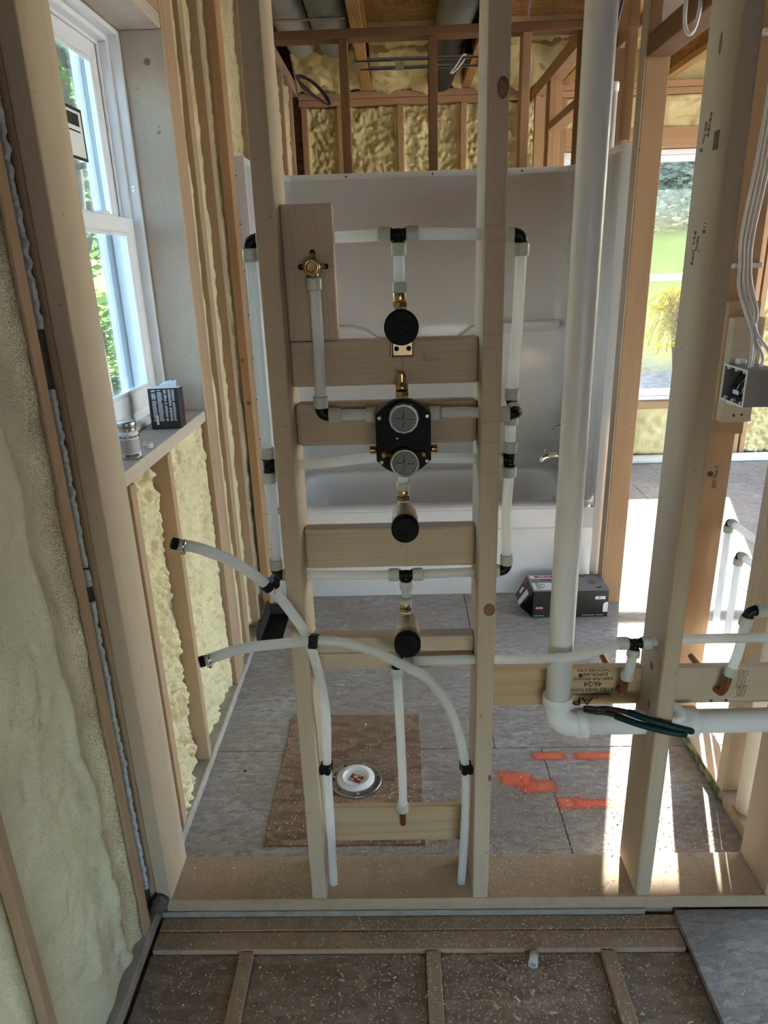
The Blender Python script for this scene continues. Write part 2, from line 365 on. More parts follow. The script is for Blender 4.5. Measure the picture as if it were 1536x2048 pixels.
# foreground: floor framing seen edge-on with recessed panels
panel('floor_base', -.9,5.2,-2.6,F0,-.12,-.05, OSB_DARK, 0)
board('floor_strip', fl, -.645,.685, 1.309,1.349, -.058,-.019, W_SUB)
board('floor_strip', fl, -.645,.672, 1.256,1.307, -.058,-.020, W_SUB)
for x in (-.425,.035,.461): board('floor_strip', fl, x,x+.036, -.9,1.254, -.058,-.021, W_SUB)
for (a,b) in ((-.65,-.425),(-.389,.035),(.071,.461),(.497,.68)): panel('recessed_panel', a,b,-.9,1.256,-.05,-.034, OSB_DARK)
panel('loose_sheet', .672,2.0,-.3,1.345,-.0185,.0, OSB_SHEET, 0)
panel('floor_panel', -.66,2.0,-2.6,-.9,-.05,-.02, OSB_DARK)
for (x0,x1,y0,y1,r) in ((.405,.545,1.905,1.965,0),(.535,.735,1.905,1.962,0),(.275,.42,1.81,1.885,-.045),(.335,.485,1.755,1.835,-.005),(.445,.55,1.685,1.755,0),(.475,.70,1.69,1.745,-.004)):
    bm = B(); n = 8
    g = [[bm.verts.new((x0+(x1-x0)*i/n, y0+(y1-y0)*j/2+r*i/n, .0008+.0003*random.random())) for j in range(3)] for i in range(n+1)]
    for i in range(n):
        for j in range(2): bm.faces.new((g[i][j],g[i+1][j],g[i+1][j+1],g[i][j+1]))
    obj('paint_mark', bm, PAINT, fl)
# ---- valve wall: bottom plate, studs, blocking ---------------------
wm = struct('wall_middle', 'open stud wall of pale new lumber carrying the shower valves', 'wall')
board('bottom_plate', wm, -.632,1.04, F0,F1, .0,.038, W_PLATE, .003)
board('plate_packer', wm, -.645,.60, F0-.002,F0+.007, -.019,-.0005, W_GREY, .001)
TOP = 2.62
board('stud', wm, -.654,-.616, F0,F1, .038,TOP, W_NEW, .004)
board('stud', wm, -.252,-.214, F0,F1, .038,TOP, W_NEW, .004)
board('stud', wm, .159,.198, F0,F1, .038,TOP, W_NEW2, .004)
board('stud', wm, .571,.609, F0,F1, .038,TOP, W_NEW, .007)
board('stud', wm, .897,.935, F0,F1, .038,TOP, W_NEW2, .004)
board('top_plate', wm, -.654,1.04, F0,F1, TOP,TOP+.038, W_NEW)
BY = 1.41
def block(x0,x1,z0,z1,y0=BY,y1=BY+.038,mat=W_NEW2,name='blocking',bev=.004): return board(name, wm, x0,x1,y0,y1,z0,z1,mat,bev,'X')
b1 = block(-.2135,.1585,1.341,1.431)
b2 = block(-.2135,.1585,1.217,1.307, bev=.009)
b3 = block(-.2135,.1585,.939,1.033, bev=.006)
block(-.2135,.1585,.7245,.765); block(-.2135,.1585,.681,.7235)
board('backer_board', wm, -.2135,-.117, 1.402,1.44, 1.4325,1.68, W_NEW2, .004, 'Z')
block(-.2135,.1585,.113,.223,1.468,1.486,W_PLY,'backing_strip',.001)
block(.1985,.5705,.536,.638,1.466,1.488,W_PLY,'backing_strip',.001)
block(.6095,.8965,.535,.634,1.466,1.488,W_NEW,'backing_strip',.001)
def knotmat():
    t = NT('dark_knot'); g = t.n('TexCoord').outputs['Generated']; d = t.n('VectorMath', {0: g, 1: (.5,.5,.5)}, operation='DISTANCE').outputs['Value']
    n_ = t.noise(t.objco(), 120, 4); t.bsdf(Base_Color=t.ramp(t.math('ADD', d, t.math('MULTIPLY', n_, .12)), (.05,(.12,.05,.025)), (.22,(.24,.115,.055)), (.40,(.33,.18,.09)), (.55,(.20,.10,.05))), Roughness=.7); return t.m
KNOT = knotmat()
for (x,z,rx,rz) in ((.184,.862,.0125,.015),(.1945,.415,.004,.010),(.186,1.845,.010,.017)):
    bm = B(); lathe(bm, [(.98,0),(1,.0004),(.85,.0008),(.01,.001)], (0,0,0), (0,-1,0), 20); bmesh.ops.scale(bm, vec=(rx,1,rz), verts=bm.verts); bmesh.ops.translate(bm, vec=(x,F0+.0004,z), verts=bm.verts); obj('knot', bm, KNOT, wm)
for (y,z,ry,rz) in ((1.405,.575,.006,.013),(1.425,1.915,.006,.018),(1.44,.71,.004,.010)):
    bm = B(); lathe(bm, [(.98,0),(1,.0004),(.85,.0008),(.01,.001)], (0,0,0), (-1,0,0), 20); bmesh.ops.scale(bm, vec=(1,ry,rz), verts=bm.verts); bmesh.ops.translate(bm, vec=(.5714,y,z), verts=bm.verts); obj('knot', bm, KNOT, wm)
# pencil set-out lines on the stud faces
def pline(x0,x1,z,y=F0-.0003):
    obj('pencil_line', box(B(), x0,x1,y,y+.0006,z-.0006,z+.0006), PENCIL, wm)
for z in (1.621,1.275,1.232,1.177,1.062,.915): pline(-.250,-.2165,z)
for z in (1.63,1.44,1.415,1.275,1.232,1.168,.80): pline(.161,.1965,z)
pline(-.212,-.118,1.57,1.4017)
obj('pencil_line', box(B(), .0075,.0085,BY-.0003,BY+.0003,.94,1.032), PENCIL, wm)
obj('pencil_line', box(B(), .0072,.009,BY-.0003,BY+.0003,1.341,1.40), PENCIL, wm)
text('pencil_word', 'Rain', .022, (.065,BY-.0006,1.392), (1,0,-.05), (0.1,0,1), PENCIL, wm)
text('pencil_word', '13 3/4', .009, (.180,F0-.0006,1.605), (1,0,0), (0,0,1), PENCIL, wm)
# mill stamps on the right-hand stud (its broad left face, print running downwards)
def stamp(s, size, y, z, rot=1): text('mill_stamp', s, size, (.5705,y,z), (0,0,rot), (0,1,0) if rot>0 else (0,-1,0), INK_SOFT, wm)
sf = .5704
bm = B(); box(bm, sf-.0004,sf+.0003,1.385,1.405,1.745,1.775); obj('mill_stamp', bm, INK_SOFT, wm)
for s_, z_, y_, sz in (('HEMFIR',1.79,1.43,.012),('KD HT',1.78,1.447,.012),('2',1.752,1.455,.016),('S-P-F',1.60,1.44,.012),('118',1.617,1.40,.014),('No.2',1.565,1.44,.014),('KDHT',1.59,1.425,.01)):
    text('mill_stamp', s_, sz, (sf-.0005,y_,z_), (0,.1,-1), (0,1,.1), INK_SOFT, wm)
# sheathing print on the plywood strip, upside down
for s_, z_, sz in (('RATED SHEATHING',.578,.0135),('46/24',.594,.019),('SIZED FOR SPACING',.609,.0105),('EXPOSURE 1',.621,.0125),('THICKNESS 0.703',.633,.0105)):
    text('sheathing_print', s_, sz, (.455,1.4655,z_), (-1,0,0), (0,0,-1), INK, wm)
for z in (.5665,.5625): obj('sheathing_print', box(B(), .38,.50,1.4652,1.4662,z,z+.0014), INK, wm)
text('sheathing_print', 'APA', .03, (.42,1.4655,.5455), (-1,0,0), (0,0,-1), INK, wm, sx=1.4)
bm = B(); cyl(bm, (.424,1.4658,.618), (.424,1.4662,.618), .006, 12); obj('knot', bm, NAIL, wm)
for (x,z) in ((.746,.541),(.782,.541)): 
    bm = B(); cyl(bm, (x,1.4655,z), (x,1.4665,z), .004, 8); obj('nail_head', bm, NAIL, wm)
rs = random.Random(5)
for (z0_,z1_,x_) in ((.575,.628,.800),(.550,.585,.804)):      # illegible scribbled notes on the pale strip
    bm = B()
    for k in range(4):
        zz = z0_; pts = []
        while zz < z1_: pts.append((x_+k*.006+rs.uniform(-.002,.002)+.1*(zz-z0_),1.4655,zz)); zz += rs.uniform(.002,.005)
        tube(bm, pts, .0006, 4)
    obj('scribble', bm, INK_SOFT, wm)
# ---- foam helper ----------------------------------------------------
def foambay(name, parent, o, u, v, n, su, sv, mat, seed, amp=.02, freq=6, base=.0, back=.10, nu=None, nv=None, edge=.012, billow=.5, ridge=None, stretch=1.0, crown=0, tilt=0):
    """sprayed foam between two framing members: lumpy sheet of real depth, sides run back to the sheathing"""
    o,u,v,n = V(o),V(u),V(v),V(n)
    nu = nu or max(8, int(su/.013)); nv = nv or max(8, int(sv/.016))
    vs, fs = [], []
    for j in range(nv+1):
        for i in range(nu+1):
            a, b = i/nu, j/nv; pu, pv = a*su, b*sv
            q = V((pu*freq, pv*freq*stretch, seed*7.3))
            h = noise.fractal(q, .8, 2.1, 4)*.6
            h += billow*(abs(noise.noise(q*2.3+V((3,1,9))))*1.6 - .4)
            h += .25*noise.noise(q*7)
            e = min(pu, su-pu)/.03; e = min(1, e)
            hh = base + amp*h*(.35+.65*e) + crown*math.sin(math.pi*a) + tilt*a + edge*(1-e)**2
            if ridge:
                ru = ridge[0] + (ridge[1]-ridge[0])*b + .02*noise.noise(V((pv*5,seed,8)))
                dd = (pu-ru)/ridge[2]; hh += ridge[3]*math.exp(-dd*dd)*(.8+.5*noise.noise(V((pv*28,seed,4)))+.25*noise.noise(V((pv*70,seed,1))))
            vs.append(tuple(o + u*pu + v*pv + n*hh))
    W = nu+1
    for j in range(nv):
        for i in range(nu): fs.append((j*W+i, j*W+i+1, (j+1)*W+i+1, (j+1)*W+i))
    # sides back to the sheathing
    rim = [i for i in range(W)] + [j*W+nu for j in range(1,nv+1)] + [nv*W+i for i in range(nu-1,-1,-1)] + [j*W for j in range(nv-1,0,-1)]
    k0 = len(vs)
    for r in rim:
        p = V(vs[r]); dn = (p-o).dot(n); vs.append(tuple(p - n*(dn+back)))
    L = len(rim)
    for k in range(L): fs.append((rim[(k+1)%L], rim[k], k0+k, k0+(k+1)%L))
    ob = obj(name, (vs, [], fs), mat, parent)
    for p in ob.data.polygons[:nu*nv]: p.use_smooth = True
    return ob
# ---- left exterior wall ----------------------------------------------
wl = struct('wall_left', 'outer stud wall with spray foam between tan studs and a window opening', 'wall')
LX = -.655; SH = -.80
W0, W1, WZ0, WZ1 = 1.53, 2.325, 1.121, 2.217     # rough opening
CZ = 2.66
for (y0,y1,z0,z1) in ((-2.6,W0-.01,-.05,2.95),(W1+.01,5.8,-.05,2.95),(W0-.01,W1+.01,-.05,WZ0-.03),(W0-.01,W1+.01,WZ1+.02,2.95)):
    obj('sheathing', box(B(), SH-.04,SH-.006,y0,y1,z0,z1), OSB_BROWN, wl)
board('sole_plate', wl, SH,LX+.004, -2.6,1.349, -.02,.018, W_GREY, .003)
board('sole_plate', wl, SH,LX+.003, 1.352,5.5, .0005,.038, W_GREY, .003)
board('top_plate', wl, SH,LX, -2.6,5.5, CZ,CZ+.076, W_LEFT)
def lstud(y0,y1,z0=.038,z1=CZ,x1=LX,mat=W_LEFT,name='stud',bev=.003): return board(name, wl, SH,x1,y0,y1,z0,z1,mat,bev,'Z')
lstud(.86,.885,.018); lstud(1.262,1.298,.018)
lstud(.44,.478,.018); lstud(0.03,.068,.018); lstud(-.4,-.362,.018)
obj('gap_filler', box(B(), -.70,-.668,1.300,1.349,.0,CZ), GAPDARK, wl)
bm = B(); prev = None                                # ragged bead of white sealant in the gap, broken here and there
for k in range(700):
    z = 2.0-k*.0027; g = noise.noise(V((z*6,2.2,0))); w_ = .006+.005*noise.noise(V((z*45,1,0)))+.004*noise.noise(V((z*140,5,0)))
    if g < -.3 or w_ < .001: prev = None; continue
    yc = 1.322+.005*noise.noise(V((z*9,7,0))); xx = -.658+.005*noise.noise(V((z*60,3,1)))
    r_ = [bm.verts.new(p) for p in ((xx-.014,yc-w_,z),(xx-.002,yc-w_*.9,z),(xx+.003,yc-w_*.2+.002*noise.noise(V((z*200,0,0))),z),(xx,yc+w_*.8,z),(xx-.014,yc+w_,z))]
    if prev:
        for i in range(4): bm.faces.new((prev[i],prev[i+1],r_[i+1],r_[i]))
    prev = r_
obj('caulk_bead', bm, CAULK, wl)
bm = B(); ball(bm, (-.645,1.335,.045), .022, 2)
for v_ in bm.verts: v_.co += V((random.uniform(-.006,.006),random.uniform(-.006,.006),random.uniform(-.006,.006)))
obj('foam_crumb', bm, GAPDARK, wl)
foambay('spray_foam', wl, (LX,.886,.018), (0,1,0),(0,0,1),(1,0,0), .376, CZ-.018, FOAM_G, 1, .014, 5, -.022, .12, edge=.016, billow=.35, ridge=(.31,.20,.014,.013), nu=70, nv=330)
foambay('spray_foam', wl, (LX,.48,.018), (0,1,0),(0,0,1),(1,0,0), .379, CZ-.018, FOAM_G, 2, .012, 4, -.03, .11, nu=16, nv=80)
foambay('spray_foam', wl, (LX,.07,.018), (0,1,0),(0,0,1),(1,0,0), .37, CZ-.018, FOAM_G, 3, .012, 4, -.03, .11, nu=12, nv=60)
# window framing
lstud(1.352,1.39); lstud(1.492,W0,.038)                                  # king stud and jack near the valve wall
lstud(W1+.006,2.363,.038,CZ,LX,W_LEFT,'jack_stud'); board('lit_jamb_lining', wl, -.80,LX+.001, W1-.0005,W1+.0055, WZ0,WZ1, W_JAMB, .001, 'Z'); lstud(2.3645,2.455,.038,CZ,LX,W_LEFT,'king_stud')  # thin lining added so the jack stud's window-lit side reads paler
board('window_sill_board', wl, -.80,LX-.002, W0,W1, 1.083,WZ0, W_JAMB, .004, 'Y')  # paler wood carries the window light falling on the sill
board('window_head_board', wl, -.80,LX, W0,W1, WZ1,WZ1+.04, W_JAMB, .004, 'Y')
board('window_header', wl, -.80,LX+.001, W0,W1, WZ1+.041,WZ1+.24, W_LEFT, .004, 'Y')
obj('header_filler', box(B(), -.80,LX-.01,W0,W1,WZ1+.24,CZ), OSB_BROWN, wl)
lstud(1.893,1.925,.038,1.082,name='cripple_stud')
lstud(1.60,1.636,.038,1.082,name='cripple_stud')
foambay('spray_foam', wl, (LX,1.637,.038), (0,1,0),(0,0,1),(1,0,0), .255, 1.044, FOAM, 5, .022, 14, -.012, .13, edge=.0, billow=1.0, ridge=(.09,.12,.04,.020), nu=60, nv=240, tilt=-.035)
foambay('spray_foam', wl, (LX,1.926,.038), (0,1,0),(0,0,1),(1,0,0), .398, 1.044, FOAM, 6, .022, 11, -.030, .10, edge=.012, billow=.9, nu=90, nv=220)
foambay('spray_foam', wl, (LX,1.531,.038), (0,1,0),(0,0,1),(1,0,0), .068, 1.044, FOAM, 4, .02, 8, -.04, .10, nu=8, nv=60)
lstud(2.543,2.571); lstud(2.573,2.60)
foambay('spray_foam', wl, (LX,2.456,.038), (0,1,0),(0,0,1),(1,0,0), .086, CZ-.038, FOAM, 8, .02, 8, -.03, .11, nu=16, nv=220)
foambay('spray_foam', wl, (LX,2.601,.038), (0,1,0),(0,0,1),(1,0,0), .188, CZ-.038, FOAM, 9, .03, 8, -.045, .09, nu=28, nv=220)
lstud(2.79,2.828)
board('stud', wl, -.672,-.634, 2.985,3.075, .038,CZ, W_OLD, .004, 'Z')   # nailed on edge beside the tub
foambay('spray_foam', wl, (LX,2.829,.038), (0,1,0),(0,0,1),(1,0,0), .30, CZ-.038, FOAM, 10, .03, 8, -.07, .07, nu=18, nv=150)
for y in (3.13,3.53,3.94,4.35,4.76,5.17): lstud(y,y+.038,1.0)
for i,y in enumerate((3.168,3.568,3.978,4.388,4.798)):
    foambay('spray_foam', wl, (LX,y,1.0), (0,1,0),(0,0,1),(1,0,0), (.362,.372,.372,.372,.372)[i], CZ-1.0, FOAM, 12+i, .034, 9, -.035, .1, nu=30, nv=140)
# ---- left window ------------------------------------------------------
def ringbox(bm, axis, a0,a1, u0,u1, z0,z1, w, bev=.002, wb=None, wt=None):
    """rectangular frame; axis X: thickness a0..a1 in X, u is Y"""
    wb = wb or w; wt = wt or w
    for (p,q,r,s) in ((u0,u0+w,z0,z1),(u1-w,u1,z0,z1),(u0+w,u1-w,z0,z0+wb),(u0+w,u1-w,z1-wt,z1)):
        if axis == 'X': box(bm, a0,a1,p,q,r,s,bev)
        else: box(bm, p,q,a0,a1,r,s,bev)
    return bm
w1 = struct('window_1', 'white vinyl double-hung window above the cluttered sill', 'window')
y0,y1,z0,z1 = W0+.004,W1-.002,WZ0+.001,WZ1-.002
obj('window_frame', ringbox(B(), 'X', -.875,-.776, y0,y1,z0,z1, .014), VINYL, w1)
obj('window_track', ringbox(B(), 'X', -.872,-.805, y0+.014,y1-.014,z0+.014,z1-.014, .016, wb=.03), VINYL, w1)
obj('track_fin', ringbox(B(), 'X', -.835,-.829, y0+.03,y1-.03,z0+.03,z1-.03, .009, .001), VINYL, w1)
ls = obj('lower_sash', ringbox(B(), 'X', -.828,-.803, y0+.031,y1-.031,z0+.045,1.722, .040, wb=.055, wt=.042), VINYL, w1)
us = obj('upper_sash', ringbox(B(), 'X', -.862,-.837, y0+.031,y1-.031,1.684,z1-.031, .038, wt=.05), VINYL, w1)
obj('pane', box(B(), -.817,-.813, y0+.07,y1-.07,z0+.098,1.682), GLASS_L, ls)
obj('pane', box(B(), -.851,-.847, y0+.068,y1-.068,1.721,z1-.08), GLASS_L, us)
obj('exterior_trim', ringbox(B(), 'X', -.908,-.877, y0-.01,y1+.01,z0-.01,z1+.01, .060), VINYL, w1)
obj('exterior_trim', ringbox(B(), 'X', -.892,-.877, y0+.051,y1-.051,z0+.051,z1-.051, .010), VINYL, w1)
for s_,x_,a,b,c,d in ((ls,-.813,y0+.071,y1-.071,z0+.1,1.68),(us,-.847,y0+.069,y1-.069,1.722,z1-.081)):
    obj('glazing_bead', ringbox(B(), 'X', x_,x_+.008, a,b,c,d, .010, .003), VINYL, s_)
bm = B()
for y in (1.75,2.10): box(bm, -.826,-.804,y-.03,y+.03,1.7225,1.732,.003)
obj('sash_lock', bm, VINYL, w1)
bm = B(); box(bm, -.8466,-.8458, 1.86,2.135, 1.857,1.985); st = obj('window_sticker', bm, CARD_W, w1)
bm = B(); ringbox(bm, 'X', -.8458,-.8452, 1.86,2.135,1.857,1.985, .008, 0); box(bm, -.8458,-.8452,2.04,2.11,1.94,1.97); box(bm, -.8458,-.8452,1.88,2.11,1.925,1.929); obj('sticker_print', bm, INK, st)
for z in (1.80,1.79):
    bm = B(); cyl(bm, (-.790,y1-.0145,z+.01), (-.790,y1-.0165,z+.01), .0035, 10); obj('screw', bm, STEEL, w1)
# ---- right side wall (runs away from the camera) with a doorway ----------
wr = struct('wall_right', 'orange stud partition with a doorway running away on the right', 'wall')
RX0, RX1 = .947, 1.036
board('sole_plate', wr, RX0-.001,RX1, 1.493,2.15, .0005,.038, W_PLATE, .003)
bm = B(); box(bm, RX0-.0018,RX0-.0009,1.70,2.12,.002,.036); obj('green_stain', bm, STAIN, wr)
def rstud(y0,y1,z0=.038,z1=2.58,mat=W_OLD,x0=RX0,x1=RX1): return board('stud', wr, x0,x1,y0,y1,z0,z1,mat,.003,'Z')
rstud(2.13,2.168); rstud(1.72,1.758,mat=W_NEW2)
rstud(3.03,3.068,.0); rstud(3.12,3.158,2.0, x0=.90,x1=.938); board('stud', wr, .941,.9465,3.03,3.1,0.0,2.58,W_NEW,.002,'Z')
rstud(3.46,3.498,mat=W_DARK); 
rstud(3.90,3.938); rstud(4.90,4.938); rstud(4.86,4.898,x0=.955,x1=1.0); rstud(5.30,5.338)
board('door_header', wr, RX0,RX1, 2.169,3.029, 2.26,2.335, W_DARK, .003, 'Y')
board('door_header', wr, RX0,RX1, 3.939,4.859, 2.30,2.345, W_OLD, .003, 'Y')
board('diagonal_brace', wr, .955,1.0, 3.11,3.9, 2.395,2.44, W_OLD, .004, 'Y')
board('top_plate', wr, RX0,RX1, 1.5,5.5, 2.58,2.655, W_OLD, .004, 'Y')
obj('gusset_board', box(B(), .975,1.06,2.985,3.0,2.34,2.66,.002), W_JAMB, wr)
# blocks nailed to the face of the stud behind the electrical box
board('blocking', wr, .948,1.038, 2.091,2.1295, 1.052,1.438, W_OLD, .002, 'X')
board('blocking', wr, .950,1.038, 2.053,2.0905, 1.097,1.396, W_NEW2, .003, 'X')
for (x,z) in ((.985,1.118),(1.008,1.119),(1.005,1.35)):
    bm = B(); cyl(bm, (x,2.0525,z), (x,2.0535,z), .0042, 10); obj('screw_head', bm, NAIL, wr)
text('mill_stamp', 'SPF No.2', .02, (.992,2.1292,.905), (0,0,1), (-1,0,0), INK_SOFT, wr)
bm = B(); cyl(bm, (.975,2.1285,.915), (.975,2.1295,.915), .009, 14); obj('knot', bm, NAIL, wr)
# ---- partition behind the tub ---------------------------------------------
wt = struct('wall_tub', 'dark brown stud partition standing behind the tub surround', 'wall')
for (x,m) in ((-.252,W_DARK),(.176,W_DARK),(.62,W_OLD),(.895,W_DARK)): board('stud', wt, x,x+.042,3.86,3.949,.0,2.573,m,.003,'Z')
board('top_plate', wt, -.654,.946, 3.86,3.949, 2.574,2.614, W_DARK, .004, 'X')
# ---- far exterior wall -------------------------------------------------------
wb = struct('wall_back', 'far outer wall with golden foam between studs and a sunlit twin window', 'wall')
BYF = 5.50; BSH = 5.66
VX0, VX1, VZ0, VZ1 = 1.20, 2.66, .47, 2.27
for (a,b,c,d) in ((-.84,VX0-.01,-.05,2.95),(VX1+.01,5.6,-.05,2.95),(VX0-.01,VX1+.01,-.05,VZ0-.01),(VX0-.01,VX1+.01,VZ1+.01,2.95)):
    obj('sheathing', box(B(), a,b,BSH,BSH+.03,c,d), OSB_BROWN, wb)
board('sole_plate', wb, -.8,5.4, BYF,BSH-.002, .0005,.038, W_DARK)
for z in (2.60,2.64): board('top_plate', wb, -.652,5.4, BYF-(.0 if z<2.62 else .02),BSH-.002, z,z+.0385, W_OLD, .003, 'X')
xs = [-.64,-.39,.03,.47,.88,1.16,2.665,2.72,3.13,3.54,3.95,4.36]
for x in xs: board('stud', wb, x,x+.04,BYF,BSH-.002,.039,2.598,W_OLD,.003,'Z')
for k,(a,b) in enumerate(((-.60,-.39),(-.35,.03),(.07,.47),(.51,.88),(.92,1.16),(2.76,3.13),(3.17,3.54),(3.58,3.95))):
    foambay('spray_foam', wb, (a,BYF+.03,.04), (1,0,0),(0,0,1),(0,-1,0), b-a, 2.556, FOAM_Y, 30+k, .050, 8, -.02, .10, nu=40, nv=200, stretch=1.9, billow=.8, edge=.03)
foambay('spray_foam', wb, (VX0,BYF+.03,.04), (1,0,0),(0,0,1),(0,-1,0), VX1-VX0, VZ0-.09, FOAM_Y, 41, .03, 5, .0, .12, nu=60, nv=24)
board('window_sill_board', wb, VX0,VX1, BYF-.002,BSH-.002, VZ0-.045,VZ0-.005, W_OLD, .003, 'X')
board('window_header', wb, VX0,VX1, BYF,BSH-.002, VZ1+.005,VZ1+.13, W_OLD, .003, 'X')
foambay('spray_foam', wb, (VX0,BYF+.02,VZ1+.131), (1,0,0),(0,0,1),(0,-1,0), VX1-VX0, .195, FOAM_Y, 43, .03, 7, .0, .12, nu=60, nv=14)
foambay('spray_foam', wb, (-.65,BYF+.05,2.68), (1,0,0),(0,0,1),(0,-1,0), 6.0, .26, FOAM_Y, 44, .05, 6, .0, .1, nu=160, nv=12)
for k,(a,b) in enumerate(((VX0+.002,1.70),(1.74,VX1-.002))):
    wn_ = struct('window_%d' % (k+2), ('white double-hung window in the far wall, left half of the pair','white double-hung window in the far wall, right half of the pair')[k], 'window')
    obj('window_frame', ringbox(B(), 'Y', BSH-.06,BSH+.04, a,b,VZ0,VZ1, .03), VINYL, wn_)
    l_ = obj('lower_sash', ringbox(B(), 'Y', BSH-.035,BSH-.005, a+.031,b-.031,VZ0+.031,1.415, .042, wb=.05, wt=.04), VINYL, wn_)
    u_ = obj('upper_sash', ringbox(B(), 'Y', BSH,BSH+.03, a+.031,b-.031,1.38,VZ1-.031, .042), VINYL, wn_)
    obj('pane', box(B(), a+.073,b-.073, BSH-.022,BSH-.018, VZ0+.082,1.374), GLASS, l_)
    obj('pane', box(B(), a+.073,b-.073, BSH+.013,BSH+.017, 1.423,VZ1-.074), GLASS, u_)
board('window_mullion', wb, 1.701,1.739, BYF,BSH+.03, VZ0,VZ1, VINYL, .003, 'Z')
# ---- ceiling: I-joists, sheathing above, foam ----------------------------------
ce = struct('ceiling', 'open ceiling of golden I-joists, wood panel sheathing and spray foam', 'ceiling')
obj('sheathing', box(B(), -.9,5.6,-2.7,4.90,2.925,2.96), OSB_CEIL, ce)
obj('sheathing', box(B(), -.9,5.6,4.90,5.75,2.925,2.96), OSB_BROWN, ce)
for x in (-.205,.47,1.15,1.83,2.5,3.2):
    y_ = 5.50
    board('joist_flange', ce, x,x+.06, -2.6,y_, 2.68,2.718, W_JOIST, .003, 'Y')
    board('joist_flange', ce, x,x+.06, -2.6,y_, 2.887,2.924, W_JOIST, .003, 'Y')
    obj('joist_web', box(B(), x+.025,x+.035,-2.6,y_,2.718,2.887), OSB_CEIL, ce)
for k,(a,b) in enumerate(((-.65,-.205),(-.145,.47),(.53,1.15),(1.21,1.83),(1.89,2.5))):
    foambay('spray_foam', ce, (a,4.92,2.88), (1,0,0),(0,1,0),(0,0,-1), b-a, .6, FOAM_Y, 50+k, .05, 6, .0, .045, nu=max(6,int((b-a)/.02)), nv=34, billow=.7, crown=.02)
for k,(a,b) in enumerate(((-.65,-.205),(-.145,.47),(.53,1.15))):    # foam sloping down to the far plate
    foambay('spray_foam', ce, (a,5.18,2.86), (1,0,0),(0,.86,-.5),(0,-.5,-.86), b-a, .34, FOAM_Y, 60+k, .06, 6, .01, .04, nu=26, nv=22, billow=.6, crown=.02)
text('panel_print', '||| |  || |||| |  ||| || ||||  | ||| || |||', .065, (.16,4.60,2.9245), (1,0,0), (0,-1,0), INK, ce, sx=.55)
obj('joist_header', box(B(), -.9,5.6,-2.72,-2.6,2.66,2.96), OSB_BROWN, ce)
# ---- unseen walls added around the camera to cut light from behind; opening sized likewise -------------
wk = struct('wall_added_behind', 'unseen sheathed wall added behind the viewer to dim front light, with a wide opening', 'wall')
for (a,b,c,d) in ((-.9,-.1,-.05,2.95),(1.8,2.7,-.05,2.95),(-.1,1.8,-.05,.35),(-.1,1.8,1.35,2.95)): obj('sheathing', box(B(), a,b,-2.66,-2.62,c,d), OSB_BROWN, wk)
for x in (-.42,2.5): board('stud', wk, x,x+.038,-2.615,-2.48,-.02,2.66,W_LEFT,.003,'Z')
wq = struct('wall_added_side', 'unseen sheathed wall added on the right of the near room to block light', 'wall')
obj('sheathing', box(B(), 2.66,2.70,-2.62,1.36,-.05,2.95), OSB_BROWN, wq)
for y in (-2.0,-1.2,-.4,.4,1.2): board('stud', wq, 2.54,2.66,y,y+.038,-.02,2.66,W_LEFT,.003,'Z')
# ---- outdoors ----------------------------------------------------------------------
def gz(y): return -.65 + max(0, y-8)*.1
bm = B(); rows = [[bm.verts.new((x,y,gz(y)+.0)) for y in (-40,8,60,110)] + [bm.verts.new((x,y,-1.2)) for y in (110,-40)] for x in (-70,70)]
for i in range(6): bm.faces.new((rows[0][i],rows[0][(i+1)%6],rows[1][(i+1)%6],rows[1][i]))
bm.faces.new(rows[0]); bm.faces.new(rows[1][::-1]); bmesh.ops.recalc_face_normals(bm, faces=bm.faces)
gd = obj('ground', bm, GROUND); tag(gd, 'lawn and gravel yard rising towards woodland outside the windows', 'ground', kind='structure')
def tree(label, x, y, h, r, leafmat, seed, nl=1800, ls=.10, th=.12, group='trees outside the house', name='tree', low=.25):
    rnd = random.Random(seed); g = gz(y); t = thing(name, label, 'tree', (x,y,g), group)
    bm = B(); tips = []
    tube(bm, [(x,y,g-.1),(x+rnd.uniform(-.1,.1),y,g+h*.3),(x+rnd.uniform(-.2,.2),y+.1,g+h*.62),(x,y,g+h*.92)], th, 8, 3)
    for k in range(34):
        z = h*rnd.uniform(low,.95); a = rnd.uniform(0,6.28); L = r*rnd.uniform(.5,1.0)*(1.15-z/h*.6)
        p0 = V((x,y,g+z)); p2 = p0+V((math.cos(a)*L,math.sin(a)*L,L*rnd.uniform(.1,.6))); p1 = (p0+p2)/2+V((0,0,-.08*L))
        tube(bm, [p0,p1,p2], th*.22, 4, 2); tips += [p1,p2,(p1+p2)/2]
    obj('trunk', bm, BARK, t)
    vs, fs = [], []
    for k in range(nl):
        c = rnd.choice(tips) + V((rnd.gauss(0,.3),rnd.gauss(0,.3),rnd.gauss(0,.25)))*r*.45
        s = ls*rnd.uniform(.5,1.3); q = V((rnd.gauss(0,1),rnd.gauss(0,1),rnd.gauss(0,1))).normalized(); u,v,_ = frame(q); i = len(vs)
        vs += [tuple(c-u*s), tuple(c-v*s*.45+q*s*.1), tuple(c+u*s), tuple(c+v*s*.45+q*s*.1)]; fs.append((i,i+1,i+2,i+3))
    obj('foliage', (vs,[],fs), leafmat, t); return t
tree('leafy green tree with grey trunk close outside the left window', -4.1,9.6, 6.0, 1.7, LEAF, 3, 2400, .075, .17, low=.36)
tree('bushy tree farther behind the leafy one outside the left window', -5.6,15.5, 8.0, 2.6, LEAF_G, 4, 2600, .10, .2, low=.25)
tree('low green shrub on the lawn outside the left window', -4.9,11.6, 1.2, .9, LEAF, 5, 1500, .06, .04, low=.05)
